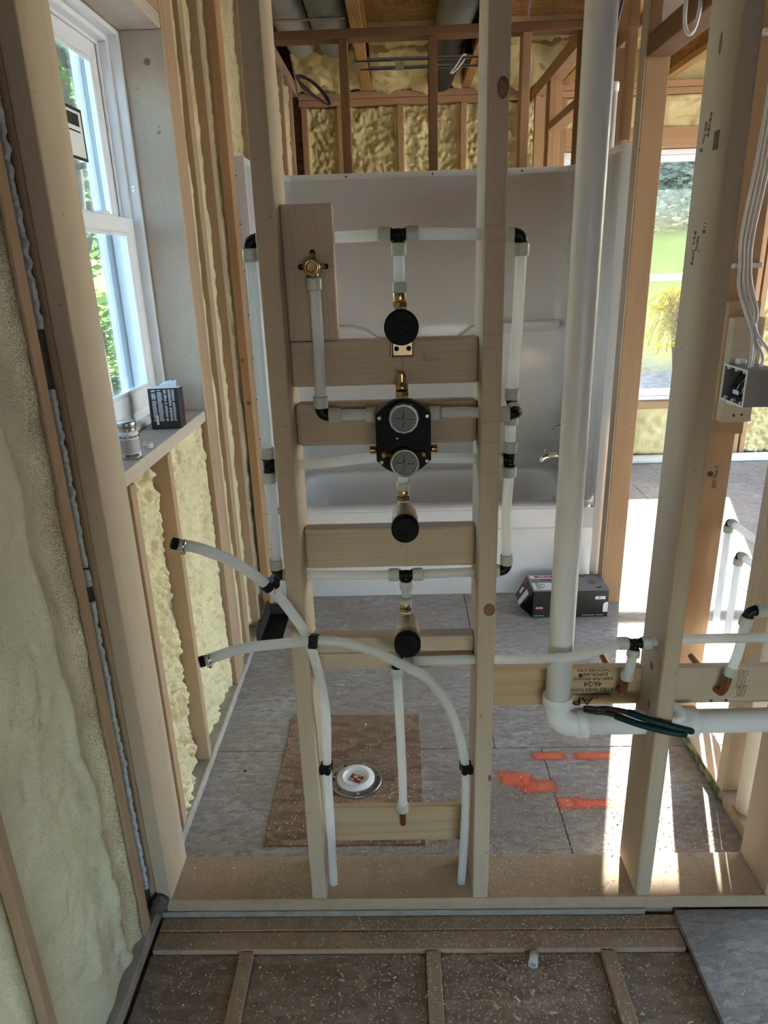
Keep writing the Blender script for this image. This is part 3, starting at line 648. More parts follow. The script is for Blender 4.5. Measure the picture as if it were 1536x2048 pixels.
tree('pale tall woodland tree behind the shrub outside the left window', -8.4,19,7, 3.0, LEAF_G, 6, 2600, .14, .22, low=.1)
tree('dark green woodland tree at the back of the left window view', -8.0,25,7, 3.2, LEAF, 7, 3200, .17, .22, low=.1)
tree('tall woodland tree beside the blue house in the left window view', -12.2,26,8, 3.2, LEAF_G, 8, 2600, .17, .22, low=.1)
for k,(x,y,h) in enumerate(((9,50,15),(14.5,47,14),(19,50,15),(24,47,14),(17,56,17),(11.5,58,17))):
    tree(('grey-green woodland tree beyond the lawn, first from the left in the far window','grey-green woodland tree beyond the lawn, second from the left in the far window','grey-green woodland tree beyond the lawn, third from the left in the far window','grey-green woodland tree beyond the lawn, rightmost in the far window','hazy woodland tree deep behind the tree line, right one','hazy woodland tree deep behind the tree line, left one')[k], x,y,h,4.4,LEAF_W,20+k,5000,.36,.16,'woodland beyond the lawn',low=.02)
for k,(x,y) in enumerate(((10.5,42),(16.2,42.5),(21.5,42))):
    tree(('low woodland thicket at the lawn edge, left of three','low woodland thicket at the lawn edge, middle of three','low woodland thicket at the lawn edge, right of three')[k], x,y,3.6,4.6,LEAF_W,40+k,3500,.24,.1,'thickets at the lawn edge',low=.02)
fb = thing('forsythia_shrub', 'yellow flowering shrub on the lawn seen through the far window', 'shrub', (4.62,12.0,-.25))
rnd = random.Random(9); bm = B(); vs, fs = [], []
for k in range(60):
    a = rnd.uniform(0,6.28); L = rnd.uniform(.25,.62); p0 = V((4.62,12.0,-.25)); p1 = p0+V((math.cos(a)*L*.3,math.sin(a)*L*.3,1.3*rnd.uniform(.6,1))); p2 = p0+V((math.cos(a)*L,math.sin(a)*L,1.35*rnd.uniform(.2,.8)))
    tube(bm, [p0,p1,p2], .004, 4, 4)
    for q in catmull([p0,p1,p2],10)[4:]:
        for m in range(3):
            c = q+V((rnd.gauss(0,.02),rnd.gauss(0,.02),rnd.gauss(0,.02))); n_ = V((rnd.gauss(0,1),rnd.gauss(0,1),rnd.gauss(0,1))).normalized(); u,v,_ = frame(n_); i = len(vs); s = .026
            vs += [tuple(c-u*s),tuple(c-v*s),tuple(c+u*s),tuple(c+v*s)]; fs.append((i,i+1,i+2,i+3))
obj('stem', bm, BARK, fb); obj('blossom', (vs,[],fs), LEAF_Y, fb)
nh = thing('neighbour_house', 'blue sided house glimpsed between trees through the left window', 'house', (-20,30,gz(30)))
obj('wall', box(B(), -26,-16.2,28,38,1.0,9.0), SIDING, nh)
bm = B(); prism(bm, [(-5.6,0),(5.6,0),(0,3.2)], (-21,27.5,9.0), (1,0,0),(0,0,1),(0,1,0), 11); obj('roof', bm, GREYBOX, nh)
for i in range(22): obj('siding_course', box(B(), -26,-16.2,27.95,27.99,1.4+i*.33,1.68+i*.33), SIDING, nh)
# ================================================================== PLUMBING
UX,UY,UZ = V((1,0,0)),V((0,1,0)),V((0,0,1))
DIRS = {'+x':UX,'-x':-UX,'+y':UY,'-y':-UY,'+z':UZ,'-z':-UZ}
def collar(bm, p, d, L=.024, r=.0148):
    return lathe(bm, [(r*.86,0),(r*.97,.0015),(r,.004),(r,L-.004),(r*.95,L-.001),(r*.8,L)], p, d, 18)
def fitting(name, label, c, arms, group='push-fit plumbing fittings', cat='pipe fitting'):
    """arms: list of (dir, collar length); black body with a pale collar on each arm"""
    t = thing(name, label, cat, c, group); c = V(c); bm = B()
    ds = [DIRS[a] if isinstance(a,str) else V(a).normalized() for a,_ in arms]
    if len(ds) == 2:
        p = [c+ds[0]*.019, c+ds[0]*.010, c+ds[0]*.0035+ds[1]*.0035, c+ds[1]*.010, c+ds[1]*.019]
        tube(bm, p, .0112, 14, 4)
        n = ds[0].cross(ds[1])
        cyl(bm, c+ds[0]*.012, c+ds[0]*.0145, .0125, 16); cyl(bm, c+ds[1]*.012, c+ds[1]*.0145, .0125, 16)
    else:
        for d in ds: cyl(bm, c, c+d*.019, .0105, 14); cyl(bm, c+d*.012, c+d*.0145, .0125, 16)
        ball(bm, c, .0112, 2)
    obj('body', bm, BLACK, t)
    for d,(a,L) in zip(ds,arms):
        if L: obj('collar', collar(B(), c+d*.0148, d, L), COLLAR, t)
    return t
def pipe(label, pts, r=.0108, sm=4, name='pex_pipe', mat=None, group='white plastic supply pipes', cat='pipe'):
    o = obj(name, tube(B(), pts, r, 14, sm), mat or PEX); return tag(o, label, cat, group)
PY = 1.42
fitting('elbow_fitting', 'black elbow with pale collar at top left corner of the pipe loop', (-.279,PY,1.621), (('+x',.011),('-z',.024)))
fitting('tee_fitting', 'black tee with three pale collars above the round top valve', (.005,PY,1.623), (('+x',.024),('-x',.024),('-z',.024)))
fitting('elbow_fitting', 'black elbow with pale collar at top right corner of the pipe loop', (.238,PY,1.616), (('-x',.024),('-z',.024)))
fitting('tee_fitting', 'black tee halfway down the pipe left of the stud pair', (-.280,PY,1.177), (('+z',.024),('-z',.024),('+x',.012)))
fitting('elbow_fitting', 'black elbow at bottom left corner of the pipe loop', (-.283,PY,.922), (('+z',.024),('+x',.015)))
fitting('tee_fitting', 'black tee on the right riser hidden behind the forward elbow', (.229,PY,1.288), (('+z',.024),('-z',.022),('-y',.012)))
fitting('elbow_fitting', 'black elbow turned to the viewer on the right riser beside the stud', (.233,1.376,1.283), (('-x',.020),('+y',0)))
fitting('tee_fitting', 'black tee on the right riser below the forward elbow', (.229,PY,1.177), (('+z',.024),('-z',.024),('-x',.015)))
fitting('elbow_fitting', 'black elbow at bottom right corner of the pipe loop', (.229,PY,.922), (('+z',.024),('-x',.015)))
fitting('tee_fitting', 'black tee below the lowest full blocking board, feeding the bottom valve', (.006,PY,.917), (('+x',.024),('-x',.024),('-z',.022)))
fitting('elbow_fitting', 'black elbow left of the mixing valve under the drop-ear pipe', (-.157,1.385,1.288), (('+z',.024),('+x',.024)))
pipe('long milky riser from top left elbow down to the left tee', [(-.279,PY,1.592),(-.280,PY,1.40),(-.280,PY,1.206)])
pipe('milky pipe from the left tee down to the bottom left elbow', [(-.280,PY,1.15),(-.2785,PY,1.07),(-.281,PY,.95)])
pipe('milky top cross pipe left of the top tee, passing behind the backer board', [(-.262,PY+.02,1.621),(-.2,PY+.042,1.621),(-.125,PY+.038,1.622),(-.07,PY+.015,1.622),(-.024,PY,1.623)])
pipe('milky top cross pipe between the top tee and right stud', [(.034,PY,1.623),(.12,PY,1.62),(.212,PY,1.617)])
pipe('short milky pipe dropping from the top tee to the top valve', [(.005,PY,1.594),(.005,1.414,1.57),(.005,1.401,1.534)])
pipe('long milky riser right of the right stud, upper run', [(.238,PY,1.588),(.235,PY,1.45),(.2295,PY,1.316)])
pipe('short milky pipe between the two tees on the right riser', [(.229,PY,1.262),(.2285,PY,1.235),(.229,PY,1.205)])
pipe('milky pipe at right of the right stud, lower run to the bottom elbow', [(.229,PY,1.150),(.225,PY,1.06),(.2285,PY,.951)])
pipe('arched milky cross pipe passing behind the mixing valve', [(-.262,PY,1.176),(-.16,PY,1.178),(-.06,PY,1.188),(.08,PY,1.184),(.212,PY,1.178)])
pipe('milky bottom cross pipe left of the bottom tee', [(-.266,PY,.922),(-.12,PY,.918),(-.024,PY,.917)])
pipe('milky bottom cross pipe right of the bottom tee', [(.036,PY,.917),(.12,PY,.919),(.212,PY,.922)])
pipe('milky pipe from drop-ear elbow down the front of the left blocking', [(-.155,1.384,1.538),(-.154,1.380,1.44),(-.157,1.385,1.318)])
pipe('short milky pipe from corner elbow to the mixing valve left inlet', [(-.128,1.385,1.288),(-.09,1.385,1.288),(-.062,1.385,1.287)])
pipe('short milky pipe from mixing valve right inlet into the right stud', [(.075,1.385,1.287),(.13,1.385,1.287),(.205,1.377,1.284)])
pipe('stubby milky pipe below the mixing valve to the middle valve', [(.004,1.395,1.178),(.004,1.399,1.15),(.004,1.40,1.128)])
pipe('stubby milky pipe below the bottom tee to the lowest valve', [(.006,PY,.890),(.006,1.41,.872),(.005,1.401,.856)])
# drop-ear elbow on the backer board
t = thing('drop_ear_elbow', 'brass drop-ear elbow screwed to the tall backer board', 'pipe fitting', (-.157,1.40,1.57))
bm = B(); lathe(bm, [(.013,0),(.013,.018),(.0155,.020),(.0155,.034),(.0135,.036),(.0095,.0365),(.009,.022)], (-.157,1.401,1.57), (0,-1,0), 22)
obj('body', bm, BRASS, t)
for dx,dz in ((-.024,0),(.024,0),(0,.025)):
    e = B(); c = V((-.157,1.4015,1.57)); p = c+V((dx,0,dz)); 
    lathe(e, [(.0075,0),(.0075,.004)], p, (0,-1,0), 14); tube(e, [c+V((0,-.002,0)), p+V((0,-.002,0))], .006, 8)
    ear = obj('ear', e, BRASS_D, t); s_ = B(); lathe(s_, [(.0052,0),(.0052,.002),(.003,.0032)], p+V((0,-.004,0)), (0,-1,0), 12); obj('screw', s_, BLACK_M, ear)
bm = B(); cyl(bm, (-.157,1.385,1.562), (-.156,1.385,1.548), .0105, 14); obj('outlet', bm, BRASS_D, t)
obj('collar', collar(B(), (-.156,1.385,1.551), (0,0,-1), .024), COLLAR, t)
# volume control valves
def hexnut(bm, p, d, r, h): return lathe(bm, [(r*.93,0),(r,.001),(r,h-.001),(r*.93,h)], p, d, 6, False)
def valve(label, x, z, yf, yb, r, zs, flange=False, br=.0295):
    t = thing('shower_valve', label, 'valve', (x,yf,z), 'shower volume valves')
    bm = B(); lathe(bm, [(r*.93,0),(r,.002),(r,.013),(r*1.02,.0135),(r*1.02,.017),(r,.0175),(r,.022)], (x,yf,z), (0,1,0), 40)
    cap = obj('plaster_guard', bm, BLACK_M, t)
    hx = B(); k = r*.46
    pts = [(x+k*math.cos(a),yf-.0002,z+k*math.sin(a)) for a in [math.pi/6+i*math.pi/3 for i in range(7)]]
    for a,b in zip(pts,pts[1:]): tube(hx, [a,b], .0006, 5)
    obj('hex_mark', hx, BLACK, cap)
    bm = B(); L = yb-yf
    lathe(bm, [(br,.021),(br,L*.62),(br*.93,L*.64),(br*.93,L*.9),(br*.8,L)], (x,yf,z), (0,1,0), 32); 
    zt = zs[0]; cyl(bm, (x-.002,1.40,z+br*.5), (x-.002,1.40,zt), .0115, 16)
    obj('body', bm, NICKEL, t)
    a,b_,c_,d_ = zs
    bm = B(); cyl(bm, (x-.002,1.40,a-.001), (x-.002,1.40,a+.003), .0135, 16); obj('thread_tape', bm, CARD_W, t)
    obj('hex_nut', hexnut(B(), (x-.002,1.40,a+.002), (0,0,1), .0150, b_-a), BRASS, t)
    bm = B(); lathe(bm, [(.0118,0),(.0128,.002),(.0128,c_-b_-.002),(.0118,c_-b_)], (x-.002,1.40,b_+.002), (0,0,1), 20); obj('adapter', bm, BRASS, t)
    obj('collar', collar(B(), (x-.002,1.40,c_), (0,0,1), d_-c_), COLLAR, t)
    return t
v1 = valve('upper round black-capped shower valve above the brass bracket', .007,1.457,1.350,1.408, .0325, (1.490,1.499,1.518,1.538), br=.0325)
br = B(); box(br, -.0125,.0305,1.403,1.4095,1.397,1.432,.003,2); box(br, -.0125,.0305,1.398,1.4095,1.395,1.3985,.0015); box(br, -.0145,-.0115,1.398,1.4095,1.396,1.434,.001)
bo = obj('bracket', br, BRASS_D, v1)
for x in (-.003,.021):
    s_ = B(); lathe(s_, [(.0048,0),(.0048,.002),(.003,.003)], (x,1.403,1.413), (0,-1,0), 14); obj('screw', s_, BLACK_M, bo)
valve('middle round black-capped shower valve below the mixing valve', .006,1.067,1.305,1.41, .0275, (1.098,1.107,1.121,1.140), br=.0272)
valve('lowest round black-capped shower valve above the crossing hoses', .006,.806,1.297,1.41, .0280, (.836,.844,.856,.870), br=.0272)
# thermostatic mixing valve
mx, mz = .0065, 1.246
t = thing('mixing_valve', 'black mixing valve plate with two grey dials and brass ports', 'valve', (mx,1.36,mz))
def plate_outline(sx=1, sz=1):
    P_ = []
    for i in range(13):
        a = -1+2*i/12; P_.append((a*.0545*sx, (.076-.0295*abs(a)**2.0)*sz))
    for i in range(13):
        a = 1-2*i/12; P_.append((a*.0545*sx, -(.076-.0295*abs(a)**2.0)*sz))
    return P_
bm = prism(B(), plate_outline(), (mx,1.352,mz), (1,0,0),(0,0,1),(0,1,0), .006); obj('plaster_guard', bm, BLACK_M, t)
bm = prism(B(), plate_outline(.97,.97), (mx,1.358,mz), (1,0,0),(0,0,1),(0,1,0), .03); obj('housing', bm, BLACK, t)
bm = B(); box(bm, mx-.032,mx+.032,1.386,1.4085,mz-.05,mz+.06,.006,2); cyl(bm,(mx-.055,1.385,1.287),(mx+.055,1.385,1.287),.012,16); cyl(bm,(mx,1.395,mz-.05),(mx,1.395,1.172),.012,16); obj('body', bm, NICKEL, t)
for i,(z,seg,ro) in enumerate(((1.287,12,.0305),(1.198,36,.0295))):
    bm = B(); lathe(bm, [(ro,0),(ro,.014),(ro*.94,.018),(ro*.82,.0182),(ro*.81,.014)], (mx+.0015,1.352,z), (0,-1,0), seg, seg>20, caps=False); k = obj('dial_ring', bm, STEEL if i else GALV, t)
    bm = B(); lathe(bm, [(.0005,.014),(ro*.80,.014),(ro*.80,.016),(.0005,.016)], (mx+.0015,1.352,z), (0,-1,0), 32, False, False); d_ = obj('dial', bm, DIALGREY, k)
    bm = B(); y = 1.3354
    for (a,b) in (((-.018,.002),(-.003,0)),((.005,-.001),(.019,-.002)),((0,.018),(-.001,.004)),((-.002,-.009),(-.002,-.019))): tube(bm, [(mx+.0015+a[0],y,z+a[1]),(mx+.0015+b[0],y,z+b[1])], .0006, 5)
    prism(bm, [(-.003,.0),(.0005,.018),(.002,.001)], (mx+.001,1.336,z), (1,0,0),(0,0,1),(0,-1,0), .001)
    lathe(bm, [(.0034,0),(.0034,.0012),(.0026,.0012),(.0026,.0004)], (mx+.0015,1.336,z-.0075), (0,-1,0), 18, False, False)
    obj('dial_mark', bm, NAIL, d_)
for (x,z) in ((-.040,1.286),(.054,1.288),(-.038,1.196),(.053,1.197)):
    bm = B(); lathe(bm, [(.0042,0),(.0042,.0015),(.0022,.0016),(.0022,.001)], (x,1.352,z), (0,-1,0), 14); obj('screw', bm, STEEL, t)
bm = B(); ball(bm, (-.0055,1.351,1.2455), .004, 2); obj('screw', bm, CHROME, t)
for s in (-1,1):
    x = mx+s*.0545
    bm = B(); lathe(bm, [(.0075,0),(.0075,.004),(.0086,.006),(.0075,.008),(.0075,.011),(.0086,.013),(.0078,.016),(.006,.0165),(.0055,.004)], (x-s*.002,1.385,1.214), (s,0,0), 18); obj('barb', bm, BRASS, t)
    obj('collar', collar(B(), (x-s*.002,1.385,1.287), (s,0,0), .022), COLLAR, t)
    bm = B(); lathe(bm, [(.0065,0),(.0065,.012),(.0078,.0125),(.0078,.02)], (mx+s*.024,1.3505,1.2125), (s,0,0), 14); obj('port', bm, BRASS_D, t)
bm = B(); cyl(bm, (mx-.001,1.385,1.312), (mx-.001,1.385,1.326), .0125, 16); obj('thread_tape', bm, CARD_W, t)
obj('hex_nut', hexnut(B(), (mx-.001,1.385,1.324), (0,0,1), .0148, .009), BRASS, t)
bm = B(); lathe(bm, [(.0128,0),(.0128,.014),(.0095,.015),(.0085,.020),(.0092,.022),(.0085,.024),(.0092,.028),(.0082,.034),(.0082,.037),(.0062,.037),(.006,.02)], (mx-.001,1.385,1.333), (0,0,1), 20); obj('barb', bm, BRASS, t)
# crossing hoses in front of the studs
A = [(-.201,1.40,.03),(-.1985,1.40,.231),(-.197,1.40,.417),(-.189,1.385,.56),(-.193,1.345,.709),(-.211,1.318,.825),(-.242,1.30,.902),(-.275,1.28,.964),(-.329,1.25,1.028),(-.384,1.22,1.072),(-.420,1.203,1.089)]
Bp = [(.134,1.40,.03),(.142,1.40,.226),(.141,1.40,.412),(.108,1.38,.572),(.056,1.35,.684),(-.011,1.318,.752),(-.085,1.31,.797),(-.168,1.30,.822),(-.26,1.275,.831),(-.338,1.25,.835),(-.405,1.223,.826)]
def hose(label, pts, dark):
    t = thing('hose', label, 'hose', pts[0], 'plugged milky hoses')
    obj('hose_tube', tube(B(), pts, .0108, 14, 5), PEX, t)
    e = V(pts[-1]); d = (e-V(pts[-2])).normalized()
    obj('plug', lathe(B(), [(.0075,-.012),(.0085,0),(.0115,.001),(.0115,.010),(.0095,.012)], e, d, 18), BLACK_M, t)
    bm = B(); lathe(bm, [(.0112,0),(.0124,0),(.0124,.007),(.0112,.007)], e-d*.012, d, 20, caps=False); u,v,_ = frame(d); c = e-d*.0085-UZ*.014
    box(bm, c.x-.005,c.x+.005,c.y-.004,c.y+.004,c.z-.004,c.z+.004,.001); cyl(bm, c-u*.008, c+u*.008, .0028, 8)
    obj('hose_clamp', bm, CHROME, t)
    return t
hose('upper left plugged hose curving up past the left stud', A, 0)
hose('lower plugged hose arching from the right stud across to the left', Bp, 0)
def clip(label, p, d, side, nail):
    t = thing('pipe_clip', label, 'pipe clip', p, 'black pipe clips'); p = V(p); d = V(d).normalized(); s = V(side).normalized(); s = (s-d*s.dot(d)).normalized(); n = d.cross(s)
    bm = B(); lathe(bm, [(.0112,-.008),(.0145,-.008),(.0145,.008),(.0112,.008)], p, d, 22, False, False)
    M = Matrix((( s.x,n.x,d.x,p.x+s.x*.017),(s.y,n.y,d.y,p.y+s.y*.017),(s.z,n.z,d.z,p.z+s.z*.017),(0,0,0,1)))
    q = B(); box(q, -.006,.007,-.014,.014,-.009,.009,.0015); box(q, .005,.009,-.012,-.002,-.009,.009,.001); box(q,.005,.009,.002,.012,-.009,.009,.001)
    me = bpy.data.meshes.new('x'); q.to_mesh(me); q.free(); me.transform(M); bm.from_mesh(me); bpy.data.meshes.remove(me)
    obj('clip_body', bm, BLACK, t)
    a = p+s*.017-n*.010; bm = B(); cyl(bm, a-V(nail)*.012, a+V(nail)*.020, .0011, 7); obj('nail', bm, STEEL, t)
clip('black pipe clip on the upper hose left of the left stud', (-.275,1.28,.964), V(A[8])-V(A[6]), (.6,-.2,.6), (.15,-.4,-.8))
clip('black pipe clip on the lower hose where the two hoses cross', (-.19,1.297,.825), (1,-.1,-.05), (.1,-1,.35), (-.5,-.2,.8))
clip('black pipe clip on the left hose low on the left stud', (-.197,1.40,.417), (0,0,1), (-.2,-1,0), (-.9,0,0))
clip('black pipe clip on the right hose low on the right stud', (.141,1.40,.412), (0,0,1), (.2,-1,0), (.9,0,0))
# low feed line
fitting('tee_fitting', 'black tee tucked behind the lowest round valve', (-.019,1.388,.714), (('-z',.024),('+x',.02)))
pipe('milky pipe running down the middle to the copper stub near the floor', [(-.019,1.39,.684),(-.017,1.392,.60),(-.014,1.40,.45),(-.013,1.425,.33),(-.014,1.435,.255)])
pipe('milky low cross pipe from the lowest valve out past the white drain pipe', [(.006,1.388,.714),(.149,1.388,.716),(.24,1.385,.717),(.36,1.372,.727),(.44,1.385,.737),(.492,1.40,.744)])
fitting('tee_fitting', 'black tee beside the right-hand stud feeding a copper elbow', (.522,1.40,.744), (('+x',.022),('-x',.024),((-.15,-.25,-1),.018)))
pipe('milky pipe leaving the right-hand stud towards the right edge', [(.54,1.40,.746),(.65,1.40,.752),(.80,1.40,.752),(.905,1.40,.752)])
pipe('short milky pipe between the right tee and its copper elbow', [(.518,1.395,.722),(.519,1.405,.68),(.522,1.425,.644)])
def copper(label, pts, top, d):
    t = thing('copper_stub_out', label, 'copper pipe', pts[-1], 'copper stub-outs')
    obj('copper_tube', tube(B(), pts, .0085, 12, 5), COPPER, t)
    obj('collar', collar(B(), top, d, .024), COLLAR, t)
    q = V(pts[-1]); bm = B(); cyl(bm, q, q+V((0,.10,0)), .0085, 12); ball(bm, q+V((0,.10,0)), .0085, 2); obj('stub', bm, COPPER, t)
    return t
copper('copper elbow through the low strip near the floor', [(-.014,1.436,.262),(-.015,1.440,.235),(-.015,1.447,.196),(-.015,1.458,.183),(-.015,1.487,.180)], (-.014,1.435,.266), (0,0,-1))
copper('copper elbow through the printed plywood strip under the right tee', [(.522,1.428,.655),(.520,1.432,.62),(.519,1.440,.592),(.519,1.452,.583),(.519,1.512,.583)], (.522,1.427,.655), (0,.05,-1))
fitting('elbow_fitting', 'black elbow near the right edge above the copper stub', (.784,1.43,.805), (('+x',.024),((-.15,0,-1),.024)))
pipe('milky pipe slanting down from the right edge elbow to copper', [(.779,1.43,.776),(.774,1.43,.70),(.767,1.435,.648)])
pipe('short milky pipe leaving the right edge elbow through the end stud', [(.812,1.43,.805),(.86,1.43,.806),(.91,1.43,.806)])
copper('copper elbow with a split tail through the pale strip at the right', [(.766,1.437,.655),(.763,1.438,.61),(.758,1.442,.583),(.754,1.456,.575),(.752,1.512,.575)], (.767,1.436,.655), (-.05,0,-1))
# risers in the right-hand side wall
for (lab1,lab2,lab3,c,e,b) in (('taller black elbow on the far riser in the side wall','tall white riser beside the orange stud','pipe leaving the taller riser towards the right edge',(1.043,2.103,.765),(1.05,1.86,.765),(1.052,2.103,.0)),('lower black elbow on the near riser in the side wall','shorter white riser nearer the right edge','pipe leaving the shorter riser towards the right edge',(1.058,2.04,.678),(1.062,1.90,.678),(1.058,2.04,.0))):
    fitting('elbow_fitting', lab1, c, (('-y',.024),('-z',.024)))
    pipe(lab2, [(c[0],c[1],c[2]-.03),((c[0]+b[0])/2,c[1],c[2]*.5),b]); pipe(lab3, [(c[0],c[1]-.03,c[2]),((c[0]+e[0])/2,(c[1]+e[1])/2,c[2]),e])
# drain, 2 inch white PVC
t = thing('drain_pipe', 'white vent pipe standing before the tub and turning right through the stud', 'drain pipe', (.361,1.425,.51))
DR = .0285; dx, dy, dz = .3615, 1.425, .512
obj('vertical_run', tube(B(), [(dx,dy,.58),(dx,dy,1.2),(dx,dy,2.0),(dx-.001,dy,2.66)], DR, 28), PVC, t)
bm = B(); tube(bm, [(dx,dy,.585),(dx,dy,.555),(dx+.006,dy,.532),(dx+.020,dy,.518),(dx+.042,dy,dz),(dx+.065,dy,dz)], .0315, 28, 5)
lathe(bm, [(.0322,0),(.0352,.002),(.0352,.026),(.0335,.028),(.0295,.028)], (dx,dy,.565), (0,0,1), 28); lathe(bm, [(.0322,0),(.0352,.002),(.0352,.026),(.0335,.028),(.0295,.028)], (dx+.046,dy,dz), (1,0,0), 28)
obj('elbow', bm, PVC, t)
obj('horizontal_run', tube(B(), [(dx+.06,dy,dz),(.64,dy,dz),(1.3,dy,dz+.004)], DR, 28), PVC, t)
bm = B(); cyl(bm, (.611,dy,dz), (.672,dy,dz), .0325, 28); lathe(bm, [(.0322,0),(.0365,.002),(.0365,.026),(.0345,.028),(.0295,.028)], (.668,dy,dz), (1,0,0), 28)
tube(bm, [(.655,dy,dz+.006),(.640,dy,dz+.022),(.618,dy,dz+.04),(.61,dy,dz+.05)], .027, 20, 4); obj('tee_hub', bm, PVC, t)
o = tag(obj('drain_pipe', tube(B(), [(.985,1.645,.037),(.985,1.645,.6),(.985,1.645,1.3)], .0285, 24), PVC_CREAM), 'cream drain pipe rising from the side wall plate at right', 'drain pipe')
o = tag(obj('drain_pipe', tube(B(), [(1.1,5.40,.036),(2.4,5.41,.034),(3.4,5.41,.036)], .034, 20), PVC), 'white pipe lying on the floor along the far wall', 'drain pipe')
t = thing('vent_pipe', 'thin white capped pipe beside dark stud above the tub', 'vent pipe', (.925,3.35,1.9))
obj('pipe_run', tube(B(), [(.925,3.35,0.5),(.925,3.35,2.23)], .0145, 16), PVC, t); obj('cap', lathe(B(), [(.0185,0),(.0185,.03),(.016,.034)], (.925,3.35,2.215), (0,0,1), 18), PVC, t)
# ================================================================== BATH
bt = thing('bathtub_surround', 'glossy white one-piece tub and shower surround with nailing flange', 'bathtub', (.15,3.13,0))
TL, TR, TF, TB = -.60, .90, 3.135, 3.82
def rrect(x0,x1,y0,y1,r,z,n=6):
    P_ = []
    for (cx,cy,a0) in ((x1-r,y1-r,0),(x0+r,y1-r,90),(x0+r,y0+r,180),(x1-r,y0+r,270)):
        for k in range(n+1):
            a = math.radians(a0+90*k/n); P_.append((cx+r*math.cos(a),cy+r*math.sin(a),z))
    return P_
def loft(loops, smooth=True, cap=True):
    bm = B(); prev = None
    for L in loops:
        k = [bm.verts.new(p) for p in L]
        if prev: bridge(bm, prev, k, smooth)
        prev = k
    if cap: bm.faces.new(prev)
    bmesh.ops.recalc_face_normals(bm, faces=bm.faces); return bm
obj('basin', loft([rrect(TL,TR,TF+.03,TB,.02,.440),rrect(TL,TR,TF,TB,.03,.452),rrect(TL+.004,TR-.004,TF+.006,TB,.03,.462),rrect(TL+.02,TR-.02,TF+.03,TB-.01,.03,.465),rrect(TL+.09,TR-.09,TF+.085,TB-.07,.09,.465),rrect(TL+.10,TR-.10,TF+.095,TB-.08,.09,.455),rrect(TL+.14,TR-.12,TF+.115,TB-.10,.10,.25),rrect(TL+.19,TR-.14,TF+.14,TB-.12,.11,.13),rrect(TL+.26,TR-.2,TF+.19,TB-.17,.10,.105)]), FIBER, bt)
bm = B(); prof = [(TF+.03,0),(TF+.03,.34),(TF+.022,.352),(TF+.004,.357),(TF,.362),(TF,.452)]
for (a,b) in zip(prof,prof[1:]):
    f = bm.faces.new([bm.verts.new(p) for p in ((TL-.03,a[0],a[1]),(TR+.03,a[0],a[1]),(TR+.03,b[0],b[1]),(TL-.03,b[0],b[1]))])
bmesh.ops.remove_doubles(bm, verts=bm.verts, dist=1e-5); bmesh.ops.recalc_face_normals(bm, faces=bm.faces)
ap = obj('apron', bm, FIBER, bt); m = ap.modifiers.new('s','SOLIDIFY'); m.thickness = .006; m.offset = -1
def sheet(name, path, z0, z1, nz=1, top_in=0):
    bm = B(); rows = []
    for j in range(nz+1):
        z = z0+(z1-z0)*j/nz; rows.append([bm.verts.new((x,y,z)) for x,y in path])
    for j in range(nz):
        for i in range(len(path)-1):
            f = bm.faces.new((rows[j][i],rows[j][i+1],rows[j+1][i+1],rows[j+1][i])); f.smooth = True
    o = obj(name, bm, FIBER, bt); m = o.modifiers.new('s','SOLIDIFY'); m.thickness = .005; m.offset = 0; return o
ZT = 1.962
back = []
n = 60
for i in range(n+1):
    x = -.50+1.30*i/n; y = 3.80
    for g in (-.115,.335): y += .006*math.exp(-((x-g)/.012)**2)
    y += .004*math.sin((x+.5)*2.4)
    back.append((x,y))
def arc(cx,cy,r,a0,a1,n=8): return [(cx+r*math.cos(math.radians(a0+(a1-a0)*k/n)),cy+r*math.sin(math.radians(a0+(a1-a0)*k/n))) for k in range(n+1)]
sheet('back_panel', [(-.575,3.70)]+arc(-.50,3.725,.075,180,90)[1:-1]+back+arc(.80,3.725,.075,90,0)[1:]+[(.875,3.70)], .463, ZT)
sheet('end_panel', [(-.612,3.115),(-.604,3.125),(-.603,3.20),(-.590,3.215),(-.585,3.23),(-.585,3.45),(-.575,3.70)], .463, ZT)
sheet('end_panel', [(.875,3.70),(.885,3.45),(.885,3.23),(.890,3.215),(.903,3.20),(.904,3.125),(.912,3.115)], .463, ZT)
for s,(xa,xb) in ((-1,(-.652,-.604)),(1,(.904,.963))):
    poly = [(xa,0),(xb,0),(xb,ZT+.03),(xa,ZT+.03)]
    r_ = .018; c_ = ZT+.03
    poly = ([(xa,0),(xb,0),(xb,c_)] + [(xa+r_-r_*math.sin(a),c_-r_+r_*math.cos(a)) for a in (0,.5,1,1.57)]) if s < 0 else ([(xa,0),(xb,0)] + [(xb-r_+r_*math.cos(a),c_-r_+r_*math.sin(a)) for a in (0,.5,1,1.57)] + [(xa,c_)])
    fo = obj('nailing_flange', prism(B(), poly, (0,3.108,0), (1,0,0),(0,0,1),(0,1,0), .006), FIBER, bt)
    for k in range(11):
        z = .10+k*.182; bm = B(); x = xa+.012 if s < 0 else xb-.012; cyl(bm, (x,3.1075,z), (x,3.1065,z), .0035, 8); obj('screw', bm, NAIL, fo)
